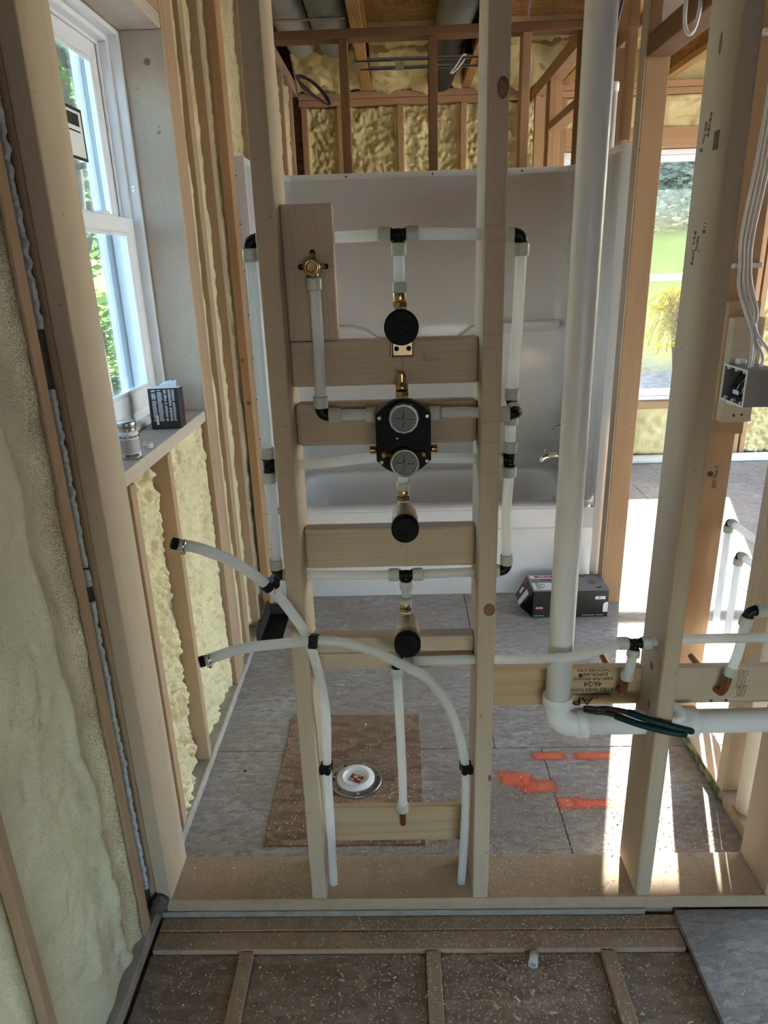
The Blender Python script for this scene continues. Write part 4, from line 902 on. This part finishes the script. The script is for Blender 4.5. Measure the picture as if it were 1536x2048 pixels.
# top flange
bm = B(); tf = [(-.612,3.11),(-.60,3.5),(-.592,3.70)]+arc(-.50,3.735,.09,180,90)+arc(.80,3.735,.09,90,0)+[(.892,3.70),(.90,3.5),(.912,3.11)]
lo = [bm.verts.new((x,y-.012 if 3.3<y else y,ZT-.03)) for x,y in tf]; mi = [bm.verts.new((x,y,ZT-.028)) for x,y in tf]; hi = [bm.verts.new((x,y,ZT+.03)) for x,y in tf]
for i in range(len(tf)-1):
    bm.faces.new((lo[i],lo[i+1],mi[i+1],mi[i])); bm.faces.new((mi[i],mi[i+1],hi[i+1],hi[i]))
tfo = obj('top_flange', bm, FIBER, bt); m = tfo.modifiers.new('s','SOLIDIFY'); m.thickness = .005; m.offset = 0
for x in (-.24,.19,.63): 
    bm = B(); cyl(bm, (x,3.8215,ZT+.015), (x,3.8195,ZT+.015), .005, 8); obj('screw', bm, NAIL, tfo)
# moulded ledges on the back panel
def ledge(pts, dep):
    bm = B(); rows = []
    for (x,z) in pts:
        rows.append([bm.verts.new(p) for p in ((x,3.80,z+.012),(x,3.80-dep,z+.010),(x,3.80-dep-.004,z),(x,3.80-dep,z-.012),(x,3.80,z-.05))])
    for a,b in zip(rows,rows[1:]):
        for i in range(4): f = bm.faces.new((a[i],b[i],b[i+1],a[i+1])); f.smooth = True
    bmesh.ops.recalc_face_normals(bm, faces=bm.faces); obj('moulded_ledge', bm, FIBER, bt)
ledge([(-.55,1.255),(-.35,1.252),(-.24,1.25),(-.17,1.235),(-.12,1.20),(-.08,1.17),(-.02,1.155),(.10,1.152)], .055)
ledge([(.10,1.152),(.24,1.155),(.30,1.17),(.34,1.20),(.39,1.235),(.46,1.25),(.60,1.252),(.84,1.255)], .055)
bm = B(); lathe(bm, [(.018,0),(.024,.004),(.020,.02),(.020,.11)], (.875,3.52,.60), (-1,0,0), 20); tube(bm, [(.78,3.52,.60),(.755,3.52,.598),(.735,3.52,.585),(.73,3.52,.572)], .020, 16, 4)
cyl(bm, (.745,3.52,.615), (.745,3.52,.632), .004, 10); ball(bm, (.745,3.52,.634), .006, 2)
tag(obj('tub_spout', bm, CHROME), 'chrome tub spout with diverter knob on the end panel', 'tub spout')
t = thing('tub_valve_trim', 'round chrome valve handle above the tub spout', 'valve handle', (.87,3.55,.757))
bm = B(); lathe(bm, [(.05,0),(.05,.006),(.03,.012),(.03,.05),(.026,.055)], (.882,3.55,.757), (-1,0,0), 28); obj('escutcheon', bm, CHROME, t)
bm = B(); tube(bm, [(.835,3.55,.757),(.80,3.55,.745),(.79,3.545,.735)], .010, 12, 4); obj('lever', bm, CHROME, t)
t = thing('overflow_trim', 'chrome tub overflow plate with trip lever inside the basin', 'overflow plate', (.79,3.45,.40))
bm = B(); lathe(bm, [(.034,0),(.034,.005),(.026,.012)], (.80,3.46,.375), (-1,0,.12), 24); obj('plate', bm, CHROME, t)
bm = B(); tube(bm, [(.79,3.46,.378),(.76,3.46,.37),(.745,3.46,.362)], .005, 8, 3); obj('lever', bm, CHROME, t)
# ================================================================== LOOSE THINGS AND SERVICES
# electrical box, open towards the bathroom
t = thing('electrical_box', 'open grey plastic electrical box with white rim and loose wires', 'electrical box', (.99,1.98,1.17))
x0,x1,y0,y1,z0,z1 = .940,1.025,1.914,2.051,1.170,1.270; k = .0035
bm = B(); box(bm, x1-k,x1,y0,y1,z0,z1); box(bm, x0,x1-k,y0,y0+k,z0,z1); box(bm, x0,x1-k,y1-k,y1,z0,z1); box(bm, x0,x1-k,y0+k,y1-k,z0,z0+k); box(bm, x0,x1-k,y0+k,y1-k,z1-k,z1)
obj('box_shell', bm, GREYBOX, t)
bm = B(); ringbox(bm, 'X', x0-.003,x0, y0-.001,y1+.001,z0-.001,z1+.001, .005, .0008)
for y in (1.935,1.982,2.03):
    for z,s in ((z1-.006,-1),(z0+.006,1)): box(bm, x0-.002,x0+.010,y-.004,y+.004,z-.006,z+.006,.002)
obj('rim', bm, GREYWHITE, t)
bm = B(); box(bm, .965,.985,2.02,2.05,1.27,1.285,.002); box(bm, .945,.96,2.0,2.03,1.160,1.17,.002); obj('mounting_ear', bm, GREYWHITE, t)
bm = B(); rnd = random.Random(4)
for i in range(7):
    y = 1.935+.10*rnd.random(); tube(bm, [(1.015,y,1.262),(.97+.01*rnd.random(),y+.02*rnd.uniform(-1,1),1.235),(.955+.01*rnd.random(),y+.03*rnd.uniform(-1,1),1.20),(.975,y+.03*rnd.uniform(-1,1),1.182),(.962,y,1.225)], .0016, 6, 4)
obj('black_wire', bm, BLACK, t)
bm = B()
for i in range(3): 
    y = 1.95+.03*i; tube(bm, [(1.015,y,1.262),(.975,y-.01,1.23),(.957,y-.015,1.205),(.97,y-.02,1.19)], .0017, 6, 4)
obj('white_wire', bm, CABLE, t)
bm = B(); tube(bm, [(1.015,1.94,1.262),(.97,1.945,1.225),(.958,1.955,1.20),(.975,1.96,1.185)], .0018, 6, 4); obj('red_wire', bm, CARD_R, t)
bm = B(); box(bm, .957,.958,1.985,2.02,1.190,1.202); obj('wire_tag', bm, CARD_W, t)
def cable(label, pts, r=.0042, mat=None, group='white electrical cables'):
    return tag(obj('electrical_cable', tube(B(), pts, r, 8, 6), mat or CABLE), label, 'cable', group)
ends = ((.962,1.955),(.978,1.975),(1.0,1.97),(1.012,1.94))
labs = ('white cable dropping to the electrical box, leftmost of four','white cable dropping to the electrical box, second from left of four','white cable dropping to the electrical box, third from left of four','white cable dropping to the electrical box, rightmost of four')
for i,((x,y),l) in enumerate(zip(ends,labs)):
    o_ = i*.011
    cable(l, [(.985+o_*.3,2.085,2.55),(.972+o_*.5,2.08,2.1),(.968+o_,2.085,1.83),(.957+o_,2.095,1.62),(.965+o_*.9,2.098,1.535),(.957+o_*1.1,2.07,1.48),(.965+o_,2.03,1.415),(.985+(.0,.012,.0,.012)[i],2.015,1.36),(x+.006,y+.01,1.30),(x,y,1.268)])
tag(obj('cable_strap', box(B(), .952,1.034,2.105,2.129,1.528,1.541,.002), CABLE), 'white plastic strap holding the cable bundle to the stud', 'cable strap')
tag(obj('cable_strap', box(B(), .950,1.03,2.105,2.129,2.094,2.108,.002), CABLE), 'white plastic strap higher up the same stud near the top right', 'cable strap')
cable('loop of white cable hanging under the doorway header at top', [(.93,2.62,2.66),(.905,2.56,2.5),(.884,2.50,2.30),(.888,2.5,2.225),(.905,2.5,2.198),(.922,2.5,2.225),(.928,2.5,2.30),(.935,2.56,2.5),(.95,2.6,2.66)], .0065)
cable('white cable draped down the partition behind the tub', [(.70,4.05,2.9),(.66,3.98,2.66),(.675,3.955,2.5),(.67,3.955,2.3),(.668,3.955,2.0),(.668,3.955,1.6)], .006)
cable('purple cable running down beside the dark stud above the tub', [(.99,3.42,2.66),(.95,3.40,2.56),(.93,3.415,2.42),(.925,3.42,2.2),(.92,3.42,1.8)], .006, CABLE_P, 'purple cables')
# coil of purple cable near the ceiling at the far left
bm = B(); pts = []
a_, b_ = V((-.585,4.9,2.66)), V((-.385,4.9,2.495))
for i in range(4*16):
    th = 2*math.pi*i/16; w_ = .028+.012*math.sin(i*.37); p = (a_+b_)/2 + (b_-a_)*.5*math.cos(th)*(1-.03*(i//16)) + V((.62,0.25,.76))*w_*math.sin(th) + V((0,.012*(i/16),0)); pts.append(p)
tag(obj('cable_coil', tube(bm, pts, .0055, 7), CABLE_P), 'coil of dark purple cable hanging near the ceiling at left', 'cable coil')
# ducts
def flexduct(label, pts, r, mat, rib=.0, name='duct'):
    P_ = catmull(pts, 10); bm = B(); tube(bm, P_, r, 24)
    return tag(obj(name, bm, mat), label, 'duct', 'ducts between the joists')
flexduct('grey wrapped duct nearest the left wall between the ceiling joists', [(-.535,2.6,2.80),(-.535,3.6,2.80),(-.53,4.3,2.80),(-.53,4.8,2.82)], .092, DUCT_T)
flexduct('darker grey wrapped duct next to the first ceiling joist', [(-.315,2.6,2.80),(-.318,3.6,2.80),(-.325,4.3,2.80),(-.33,4.8,2.82)], .105, DUCT)
flexduct('grey flexible duct coming down between joists at top centre', [(.36,2.8,2.82),(.35,3.6,2.80),(.345,4.1,2.79),(.34,4.42,2.80)], .098, DUCT)
flexduct('black flexible duct curving behind the light bracket', [(.34,4.40,2.80),(.345,4.8,2.80),(.345,5.1,2.77),(.32,5.38,2.72)], .088, DUCT_B)
bm = B(); box(bm, -.62,-.22,3.97,3.995,2.688,2.692); tag(obj('duct_strap', bm, GALV), 'thin metal strap under the two grey ducts', 'strap')
# recessed light mounting frame
t = thing('light_bracket', 'galvanised recessed light mounting bars spanning two joists', 'light bracket', (.15,4.82,2.672))
for y in (4.715,4.905):
    bm = B(); box(bm, -.215,.545,y-.011,y+.011,2.672,2.676); box(bm, -.215,.545,y-.011,y-.008,2.672,2.69); obj('rail', bm, GALV, t)
for (a,b) in ((-.225,-.19),(.515,.545),(.02,.075)): obj('end_plate', box(B(), a,b,4.70,4.92,2.670,2.6735), GALV, t)
tag(obj('electrical_cable', tube(B(), [(.44,4.75,2.70),(.40,4.6,2.66),(.36,4.55,2.60),(.335,4.6,2.58),(.36,4.68,2.60),(.42,4.72,2.665),(.45,4.8,2.72)], .0055, 8, 6), CABLE), 'white cable looped over the light bracket', 'cable')
tag(obj('junction_box', box(B(), .437,.466,4.72,4.88,2.685,2.79,.004), BLACK), 'small black junction box beside the light bracket', 'junction box')
# boxed fitting on the bathroom floor
t = thing('fixture_carton', 'black fixture carton with grey printed lid on the floor before the tub', 'carton', (.765,2.97,0))
X0,X1,Y0,Y1,H = .594,.938,2.893,3.065,.138
bm = B(); box(bm, X0,X1,Y0,Y1,.001,H-.003,.002); obj('tray', bm, CARD_K, t)
bm = B(); box(bm, X0-.002,X1+.002,Y0-.001,Y1+.002,H-.003,H,.001); lid = obj('lid', bm, CARD_G, t)
bm = B(); prism(bm, [(0,.075),(X1-X0,.075),(X1-X0-.004,H-.003),(.004,H-.003)], (X0,Y0-.0025,0), (1,0,0),(0,0,1),(0,1,0), .0025); obj('lid_flap', bm, CARD_K, t)
bm = B(); v = [bm.verts.new(p) for p in ((X0,Y0+.004,H-.002),(X0,Y1,H-.002),(X0-.055,Y1-.015,.045),(X0-.055,Y0+.03,.045),(X0-.004,Y0+.004,.003),(X0-.004,Y1,.003))]
bm.faces.new((v[0],v[1],v[2],v[3])); bm.faces.new((v[3],v[2],v[5],v[4])); ef = obj('end_flap', bm, CARD_K, t); m = ef.modifiers.new('s','SOLIDIFY'); m.thickness = .002
def on_flap(a,b): # a along Y 0..1, b down 0..1
    return V((X0,Y0+.004,H-.002)).lerp(V((X0,Y1,H-.002)),a).lerp(V((X0-.055,Y0+.03,.045)).lerp(V((X0-.055,Y1-.015,.045)),a),b) + V((-.0016,0,.0010))
def quad(name, f, a0,a1,b0,b1, mat, par):
    bm = B(); bm.faces.new([bm.verts.new(f(*p)) for p in ((a0,b0),(a1,b0),(a1,b1),(a0,b1))]); o = obj(name, bm, mat, par); m = o.modifiers.new('s','SOLIDIFY'); m.thickness = .0008; return o
quad('label', on_flap, .10,.42,.28,.97, CARD_W, t); quad('label', on_flap, .62,.80,.42,.70, CARD_W, t); quad('label', on_flap, .72,.84,.05,.28, CARD_R, t)
bm = B(); box(bm, X0+.012,X0+.045,Y0-.0015,Y0-.0005,.045,.058); lb = obj('red_label', bm, CARD_R, t); text('brand_text', 'DELTA', .0105, (X0+.030,Y0-.002,.0515), (1,0,0), (0,0,1), INK_W, t)
bm = B(); lathe(bm, [(.0001,0),(.003,0)], (X0+.016,Y0-.002,.0505), (0,-1,0), 3, False, False); 
bm.free()
bm = B(); box(bm, X1-.062,X1-.016,Y0-.0045,Y0-.003,.093,.108); st = obj('label', bm, CARD_W, t); text('label_text', 'FF  L', .011, (X1-.039,Y0-.0052,.1005), (1,0,0), (0,0,1), INK, t)
bm = B(); prism(bm, [(0,.0),(.022,.0),(.022,.05),(.006,.048),(0,.036)], (X1-.024,Y0-.003,.028), (1,0,0),(0,0,1),(0,-1,0), .0012); obj('tuck_tab', bm, CARD_W, t, 'pale grey tuck tab')
bm = B(); rnd = random.Random(2)
for (a_,b_) in ((X0+.006,X0+.05),(X1-.115,X1-.06),(X1-.05,X1-.02)):
    x_ = a_
    while x_ < b_: w_ = rnd.uniform(.001,.003); box(bm, x_,x_+w_,Y0-.0012,Y0-.0004,.010,.0125); x_ += w_+.0008
obj('small_print', bm, INK_W, t)
bm = B(); box(bm, X0+.008,X0+.125,Y1-.042,Y1-.008,H,H+.0008); obj('label', bm, CARD_W, lid)
bm = B(); box(bm, X0+.030,X0+.118,Y1-.034,Y1-.014,H+.0006,H+.0012); obj('red_label', bm, CARD_R, lid); text('brand_text', 'DELTA', .018, (X0+.078,Y1-.024,H+.0014), (1,0,0), (0,1,0), INK_W, lid)
text('brand_text', 'CLASSIC', .018, (X0+.085,Y1-.058,H+.0006), (1,0,0), (0,1,0), CARD_K, lid)
bm = B(); box(bm, X0+.006,X0+.15,Y0+.01,Y0+.085,H,H+.0008); obj('label', bm, CARD_W, lid)
for k_ in range(6): obj('print_line', box(B(), X0+.02,X0+.02+.02+.012*(k_%3),Y0+.02+.009*k_,Y0+.0235+.009*k_,H+.0008,H+.0012), INK_SOFT, lid)
bm = B(); box(bm, X0+.02,X0+.034,Y0+.072,Y0+.08,H+.0008,H+.0013); box(bm, X0+.095,X0+.109,Y0+.072,Y0+.08,H+.0008,H+.0013); obj('red_label', bm, CARD_R, lid)
bm = B(); lathe(bm, [(.021,0),(.021,.0008),(.0185,.0008),(.0185,0)], (X1-.06,Y0+.085,H), (0,0,1), 28, False, False); tube(bm, [(X1-.066,Y0+.09,H+.0008),(X1-.058,Y0+.092,H+.0008),(X1-.053,Y0+.083,H+.0008),(X1-.06,Y0+.074,H+.0008)], .001, 5, 4); tube(bm, [(X1-.11,Y1-.03,H+.0008),(X1-.10,Y1-.02,H+.0008),(X1-.085,Y1-.025,H+.0008),(X1-.07,Y1-.014,H+.0008)], .002, 5, 4); box(bm, X1-.05,X1-.028,Y0+.02,Y0+.034,H,H+.0008); obj('faucet_print', bm, CARD_K, lid)
# things on the left window sill
t = thing('valve_box', 'small black box with white printed text leaning on the window sill', 'box', (-.70,2.07,1.121))
bm = B(); M_ = Matrix.Translation((-.699,2.075,1.1215)) @ Matrix.Rotation(math.radians(-3),4,'X') @ Matrix.Rotation(math.radians(4),4,'Z')
q = B(); box(q, -.046,.044,-.028,.028,.0,.120,.0012); me = bpy.data.meshes.new('x'); q.to_mesh(me); q.free(); me.transform(M_); bm.from_mesh(me); obj('carton', bm, CARD_K, t)
def onbox(x,z,dy=-.0285): return M_ @ V((x,dy,z))
rnd = random.Random(3)
for c0,c1,nl in ((-.036,-.022,30),(-.019,-.004,30),(.0,.009,30),(.013,.022,34),(.024,.032,34)):
    bm = B(); z = .116
    for i in range(nl):
        z -= .0031; 
        if z < .022 or (rnd.random() < .06): continue
        L = (c1-c0)*rnd.uniform(.72,1); n_ = int(3+rnd.random()*3); xx = c0
        for k_ in range(n_):
            w_ = L/n_*.8; f = bm.faces.new([bm.verts.new(onbox(*p)) for p in ((xx,z),(xx+w_,z),(xx+w_,z+.0019),(xx,z+.0019))]); xx += L/n_
    obj('printed_text', bm, INK_W, t)
bm = B(); bm.faces.new([bm.verts.new(onbox(*p)) for p in ((-.029,.012),(-.022,.012),(-.022,.040),(-.029,.040))]); obj('print_block', bm, INK_W, t)
bm = B(); bm.faces.new([bm.verts.new(M_ @ V(p)) for p in ((-.046,-.028,.1206),(.044,-.028,.1206),(.044,.028,.1206),(-.046,.028,.1206))]); 
for (a,b,c_,d_) in ((-.02,.005,.02,.03),(-.01,.0,.035,.03)): bm.faces.new([bm.verts.new(M_ @ V(p)) for p in ((a,-.02,.1208),(c_,-.01,.1208),(c_-.005,.02,.1208+d_*.6),(a+.01,.02,.1208+d_*.4))])
o_ = obj('torn_flap', bm, CARD_W, t); m = o_.modifiers.new('s','SOLIDIFY'); m.thickness = .001
bm = B(); bm.faces.new([bm.verts.new(M_ @ V(p)) for p in ((.0452,.018,.004),(.0452,.028,.004),(.0452,.028,.07),(.0452,.022,.07))]); obj('red_edge', bm, CARD_R, t)
t = thing('sealant_can', 'small metal can of pipe sealant with printed label on the sill', 'can', (-.692,1.728,1.121))
cc = V((-.692,1.728,1.1213)); r_ = .0255
obj('can_body', lathe(B(), [(r_*.94,0),(r_,.002),(r_,.064),(r_*.9,.068),(r_*.78,.070)], cc, (0,0,1), 32), CARD_W, t)
obj('bottom_rim', lathe(B(), [(r_*1.03,0),(r_*1.03,.0025)], cc, (0,0,1), 32), STEEL, t)
bm = B(); lathe(bm, [(r_*.80,.069),(r_*.86,.071),(r_*.82,.073),(r_*.86,.075),(r_*.82,.077),(r_*.92,.079),(r_*.92,.092),(r_*.88,.0935),(r_*.01,.0930)], cc, (0,0,1), 32); obj('lid', bm, STEEL, t)
def wrap_text(s, size, z, a0, step):
    for i,ch in enumerate(s):
        if ch == ' ': continue
        a = math.radians(a0+i*step); n_ = V((math.cos(a),math.sin(a),0)); text('label_text', ch, size, tuple(cc+n_*(r_+.0004)+V((0,0,z))), (-math.sin(a),math.cos(a),0), (0,0,1), INK, t)
wrap_text('BLUE MONSTER', .0085, .056, -118, 12)
bm = B(); rnd = random.Random(8)
for j in range(13):
    a = -122
    while a < 30:
        w_ = rnd.uniform(4,11); z = .048-.0027*j
        vs_ = [bm.verts.new(cc+V((math.cos(math.radians(x))*(r_+.0004),math.sin(math.radians(x))*(r_+.0004),zz))) for x,zz in ((a,z),(a+w_,z),(a+w_,z+.0012),(a,z+.0012))]; bm.faces.new(vs_); a += w_+2.2
a = -100
while a < -20:
    w_ = rnd.choice((1.2,2.2,3.2)); vs_ = [bm.verts.new(cc+V((math.cos(math.radians(x))*(r_+.0004),math.sin(math.radians(x))*(r_+.0004),zz))) for x,zz in ((a,.004),(a+w_,.004),(a+w_,.0125),(a,.0125))]; bm.faces.new(vs_); a += w_+rnd.choice((1.2,2.4))
obj('label_print', bm, INK, t)
o = tag(obj('tape_roll', lathe(B(), [(.007,.001),(.007,.012),(.0125,.0125),(.0128,.010),(.0128,.003),(.0125,.0)], (-.679,1.822,1.1215), (0,0,1), 26, True, False), COLLAR), 'small pale ring lying on the sill beside the can', 'pipe ring')
# pliers balanced on the horizontal drain
t = thing('pliers', 'green-handled pliers lying on the drain pipe across the stud', 'pliers', (.50,1.40,.56))
tip, piv = V((.424,1.418,.557)), V((.463,1.402,.562))
bm = B()
for s in (.0035,-.0035):
    p0 = tip+V((0,0,s)); p1 = piv+V((-.012,0,s*1.6)); u_ = (p1-p0)
    tube(bm, [p0,p0.lerp(p1,.5)+V((0,0,s*.3)),p1], .0048, 8, 3)
obj('jaw', bm, STEEL_D, t)
bm = B(); tube(bm, [piv+V((-.014,0,.004)),piv+V((.004,-.004,.009)),(.50,1.380,.577),(.522,1.366,.578)], .0062, 8, 4); tube(bm, [piv+V((-.014,0,-.004)),piv+V((.002,-.002,-.003)),(.482,1.386,.563),(.50,1.372,.565)], .0062, 8, 4)
cyl(bm, piv+V((0,-.009,.001)), piv+V((0,.007,.001)), .006, 12); obj('joint', bm, STEEL_D, t)
for pts in ([(.512,1.372,.579),(.55,1.348,.576),(.60,1.335,.566),(.643,1.330,.556)],[(.487,1.380,.563),(.53,1.352,.561),(.58,1.334,.556),(.626,1.326,.550)]):
    bm = B(); tube(bm, pts, .0078, 12, 5); ball(bm, V(pts[-1]), .0078, 2); obj('handle', bm, RUBBER_G, t)
# toilet flange
t = thing('toilet_flange', 'round toilet flange with white knockout cap on the brown floor patch', 'toilet flange', (-.167,1.83,.0025))
c = V((-.167,1.83,.0025))
obj('steel_ring', lathe(B(), [(.056,.0),(.0835,.0),(.0845,.003),(.083,.0055),(.080,.006),(.058,.0065)], c, (0,0,1), 48, True, False), STEEL, t)
obj('cap', lathe(B(), [(.060,.003),(.0605,.010),(.058,.0125),(.046,.0125),(.0435,.016),(.041,.0155),(.040,.007),(.036,.0055),(.0005,.0055)], c, (0,0,1), 48, True, False), PVC, t)
for k_ in range(7):
    a = k_*.9+.35; p = c+V((.071*math.cos(a),.071*math.sin(a),.0062)); bm = B(); lathe(bm, [(.0045,0),(.0045,.0012),(.002,.0014)], p, (0,0,1), 10); obj('screw', bm, CHROME if k_%2 else NAIL, t)
for a0 in (-.45,2.7):
    bm = B(); vi = []
    for k_ in range(9):
        a = a0+.075*k_
        vi.append([bm.verts.new(c+V((r*math.cos(a),r*math.sin(a),.0068))) for r in (.068,.0745)])
    for p,q in zip(vi,vi[1:]): bm.faces.new((p[0],p[1],q[1],q[0]))
    obj('slot_shade_strip', bm, NAIL, t)  # flat dark strip stands for the shade inside a bolt slot
bm = B(); cs,sn = math.cos(-.45),math.sin(-.45)
def rot(a,b): return c+V((a*cs-b*sn,a*sn+b*cs,.0062))
bm.faces.new([bm.verts.new(rot(*p)) for p in ((-.021,-.017),(.022,-.017),(.022,.017),(-.021,.017))]); sk = obj('sticker', bm, PAPER_R, t)
bm = B()
for (a,b,w_,h_) in ((-.019,-.015,.016,.009),(-.010,.002,.014,.007),(.006,-.004,.014,.006)): bm.faces.new([bm.verts.new(rot(*p)+V((0,0,.0003))) for p in ((a,b),(a+w_,b),(a+w_,b+h_),(a,b+h_))])
obj('sticker_panel', bm, CARD_W, sk)
text('sticker_text', 'PROFLO', .007, tuple(rot(.001,.0125)+V((0,0,.0004))), (cs,sn,0), (-sn,cs,0), INK_W, sk)
bm = B()
for k_ in range(8): bm.faces.new([bm.verts.new(rot(*p)+V((0,0,.0005))) for p in ((-.018+k_*.0018,-.014),(-.0172+k_*.0018,-.014),(-.0172+k_*.0018,-.008),(-.018+k_*.0018,-.008))])
obj('sticker_bars', bm, INK, sk)
# floor duct opening by the tub
t = thing('floor_duct_boot', 'open metal duct boot in the floor beside the left end of the tub', 'duct boot', (-.56,2.84,0))
bm = B(); ringbox(bm, 'X', -.64,-.50, 2.70,2.97, 0,.001, .01, 0); bm.free()
bm = B(); box(bm, -.648,-.640,2.70,2.98,.0005,.07); box(bm, -.64,-.545,2.975,2.983,.0005,.055); box(bm, -.64,-.545,2.70,2.706,.0005,.012); obj('flange', bm, NAIL, t)
obj('opening_shade_slab', box(B(), -.639,-.546,2.707,2.974,.0005,.004), BLACK_M, t)  # black slab laid in place of the shade down the opening
# white offcut on the foreground floor
bm = B(); lathe(bm, [(.0085,0),(.0110,0),(.0110,.03),(.0085,.03),(.0085,0)], (.29,1.215,-.0225), (.25,.9,.05), 18, True, False); tag(obj('pipe_offcut', bm, PEX), 'short white pipe offcut lying on the foreground floor', 'pipe offcut')
tag(obj('wood_splinter', tube(B(), [(.19,1.235,-.030),(.225,1.205,-.030)], .003, 6), W_SUB), 'thin brown wood splinter on the foreground floor left of the offcut', 'splinter')
# shavings and sawdust: nobody could count them
rnd = random.Random(11); vs, fs = [], []
def zfloor(x,y):
    if y > F0+.002 and y < F1 and -.63 < x < 1.03: return .0385
    if y > F1: return .003 if (-.419<x<.047 and 1.562<y<2.176) else .0005
    if x > .672 and y < 1.345: return .0005
    if y > 1.256: return -.0185
    for s in (-.425,.035,.461):
        if s < x < s+.036: return -.0205
    return -.0335
def chip(x,y,L,w_):
    z = zfloor(x,y); a = rnd.uniform(0,6.28); u = V((math.cos(a),math.sin(a),rnd.uniform(-.1,.3)))*L*.5; v = V((-math.sin(a),math.cos(a),rnd.uniform(-.4,.4)))*w_*.5; c = V((x,y,z+.0015+L*.1)); i = len(vs)
    vs.extend([tuple(c-u-v),tuple(c+u-v),tuple(c+u+v+V((0,0,L*.12))),tuple(c-u+v+V((0,0,L*.06)))]); fs.append((i,i+1,i+2,i+3))
def scatter(n, x0,x1,y0,y1, L0,L1, cx=None, cy=None, sx=.1, sy=.1):
    k_ = 0
    while k_ < n:
        if cx is None: x,y = rnd.uniform(x0,x1),rnd.uniform(y0,y1)
        else:
            x,y = rnd.gauss(cx,sx),rnd.gauss(cy,sy)
            if not (x0<x<x1 and y0<y<y1): continue
        L = rnd.uniform(L0,L1); chip(x,y,L,L*rnd.uniform(.18,.5)); k_ += 1
scatter(2600, -.63,.67,.95,1.345, .0015,.0065); scatter(1800, -.2,.67,1.0,1.345,.0015,.006, .2,1.2,.22,.1); scatter(1800, -.60,.66,1.258,1.345,.001,.0035)
scatter(700, -.2,.6,1.26,1.345,.0015,.004); scatter(120, .69,1.3,1.0,1.34,.003,.006); scatter(35,-.3,.65,1.0,1.25,.008,.016)
scatter(500, -.60,.90,1.352,1.487,.002,.006); scatter(2200,-.60,-.255,1.352,1.487,.0012,.0032,-.28,1.42,.09,.05); scatter(2400,.2,.565,1.352,1.487,.0012,.0032,.23,1.42,.10,.05); scatter(800,-.21,.155,1.352,1.487,.0012,.003)
scatter(2200, -.6,.9,1.495,2.1,.002,.0065); scatter(1500,.0,.9,1.495,1.8,.002,.0065); scatter(500,-.4,.2,1.5,1.8,.002,.006); scatter(60,-.5,.8,2.1,2.9,.004,.010)
o = obj('wood_shavings', (vs,[],fs), CHIP); tag(o, 'pale wood shavings and sawdust strewn over floor and bottom plate', 'wood shavings', kind='stuff')
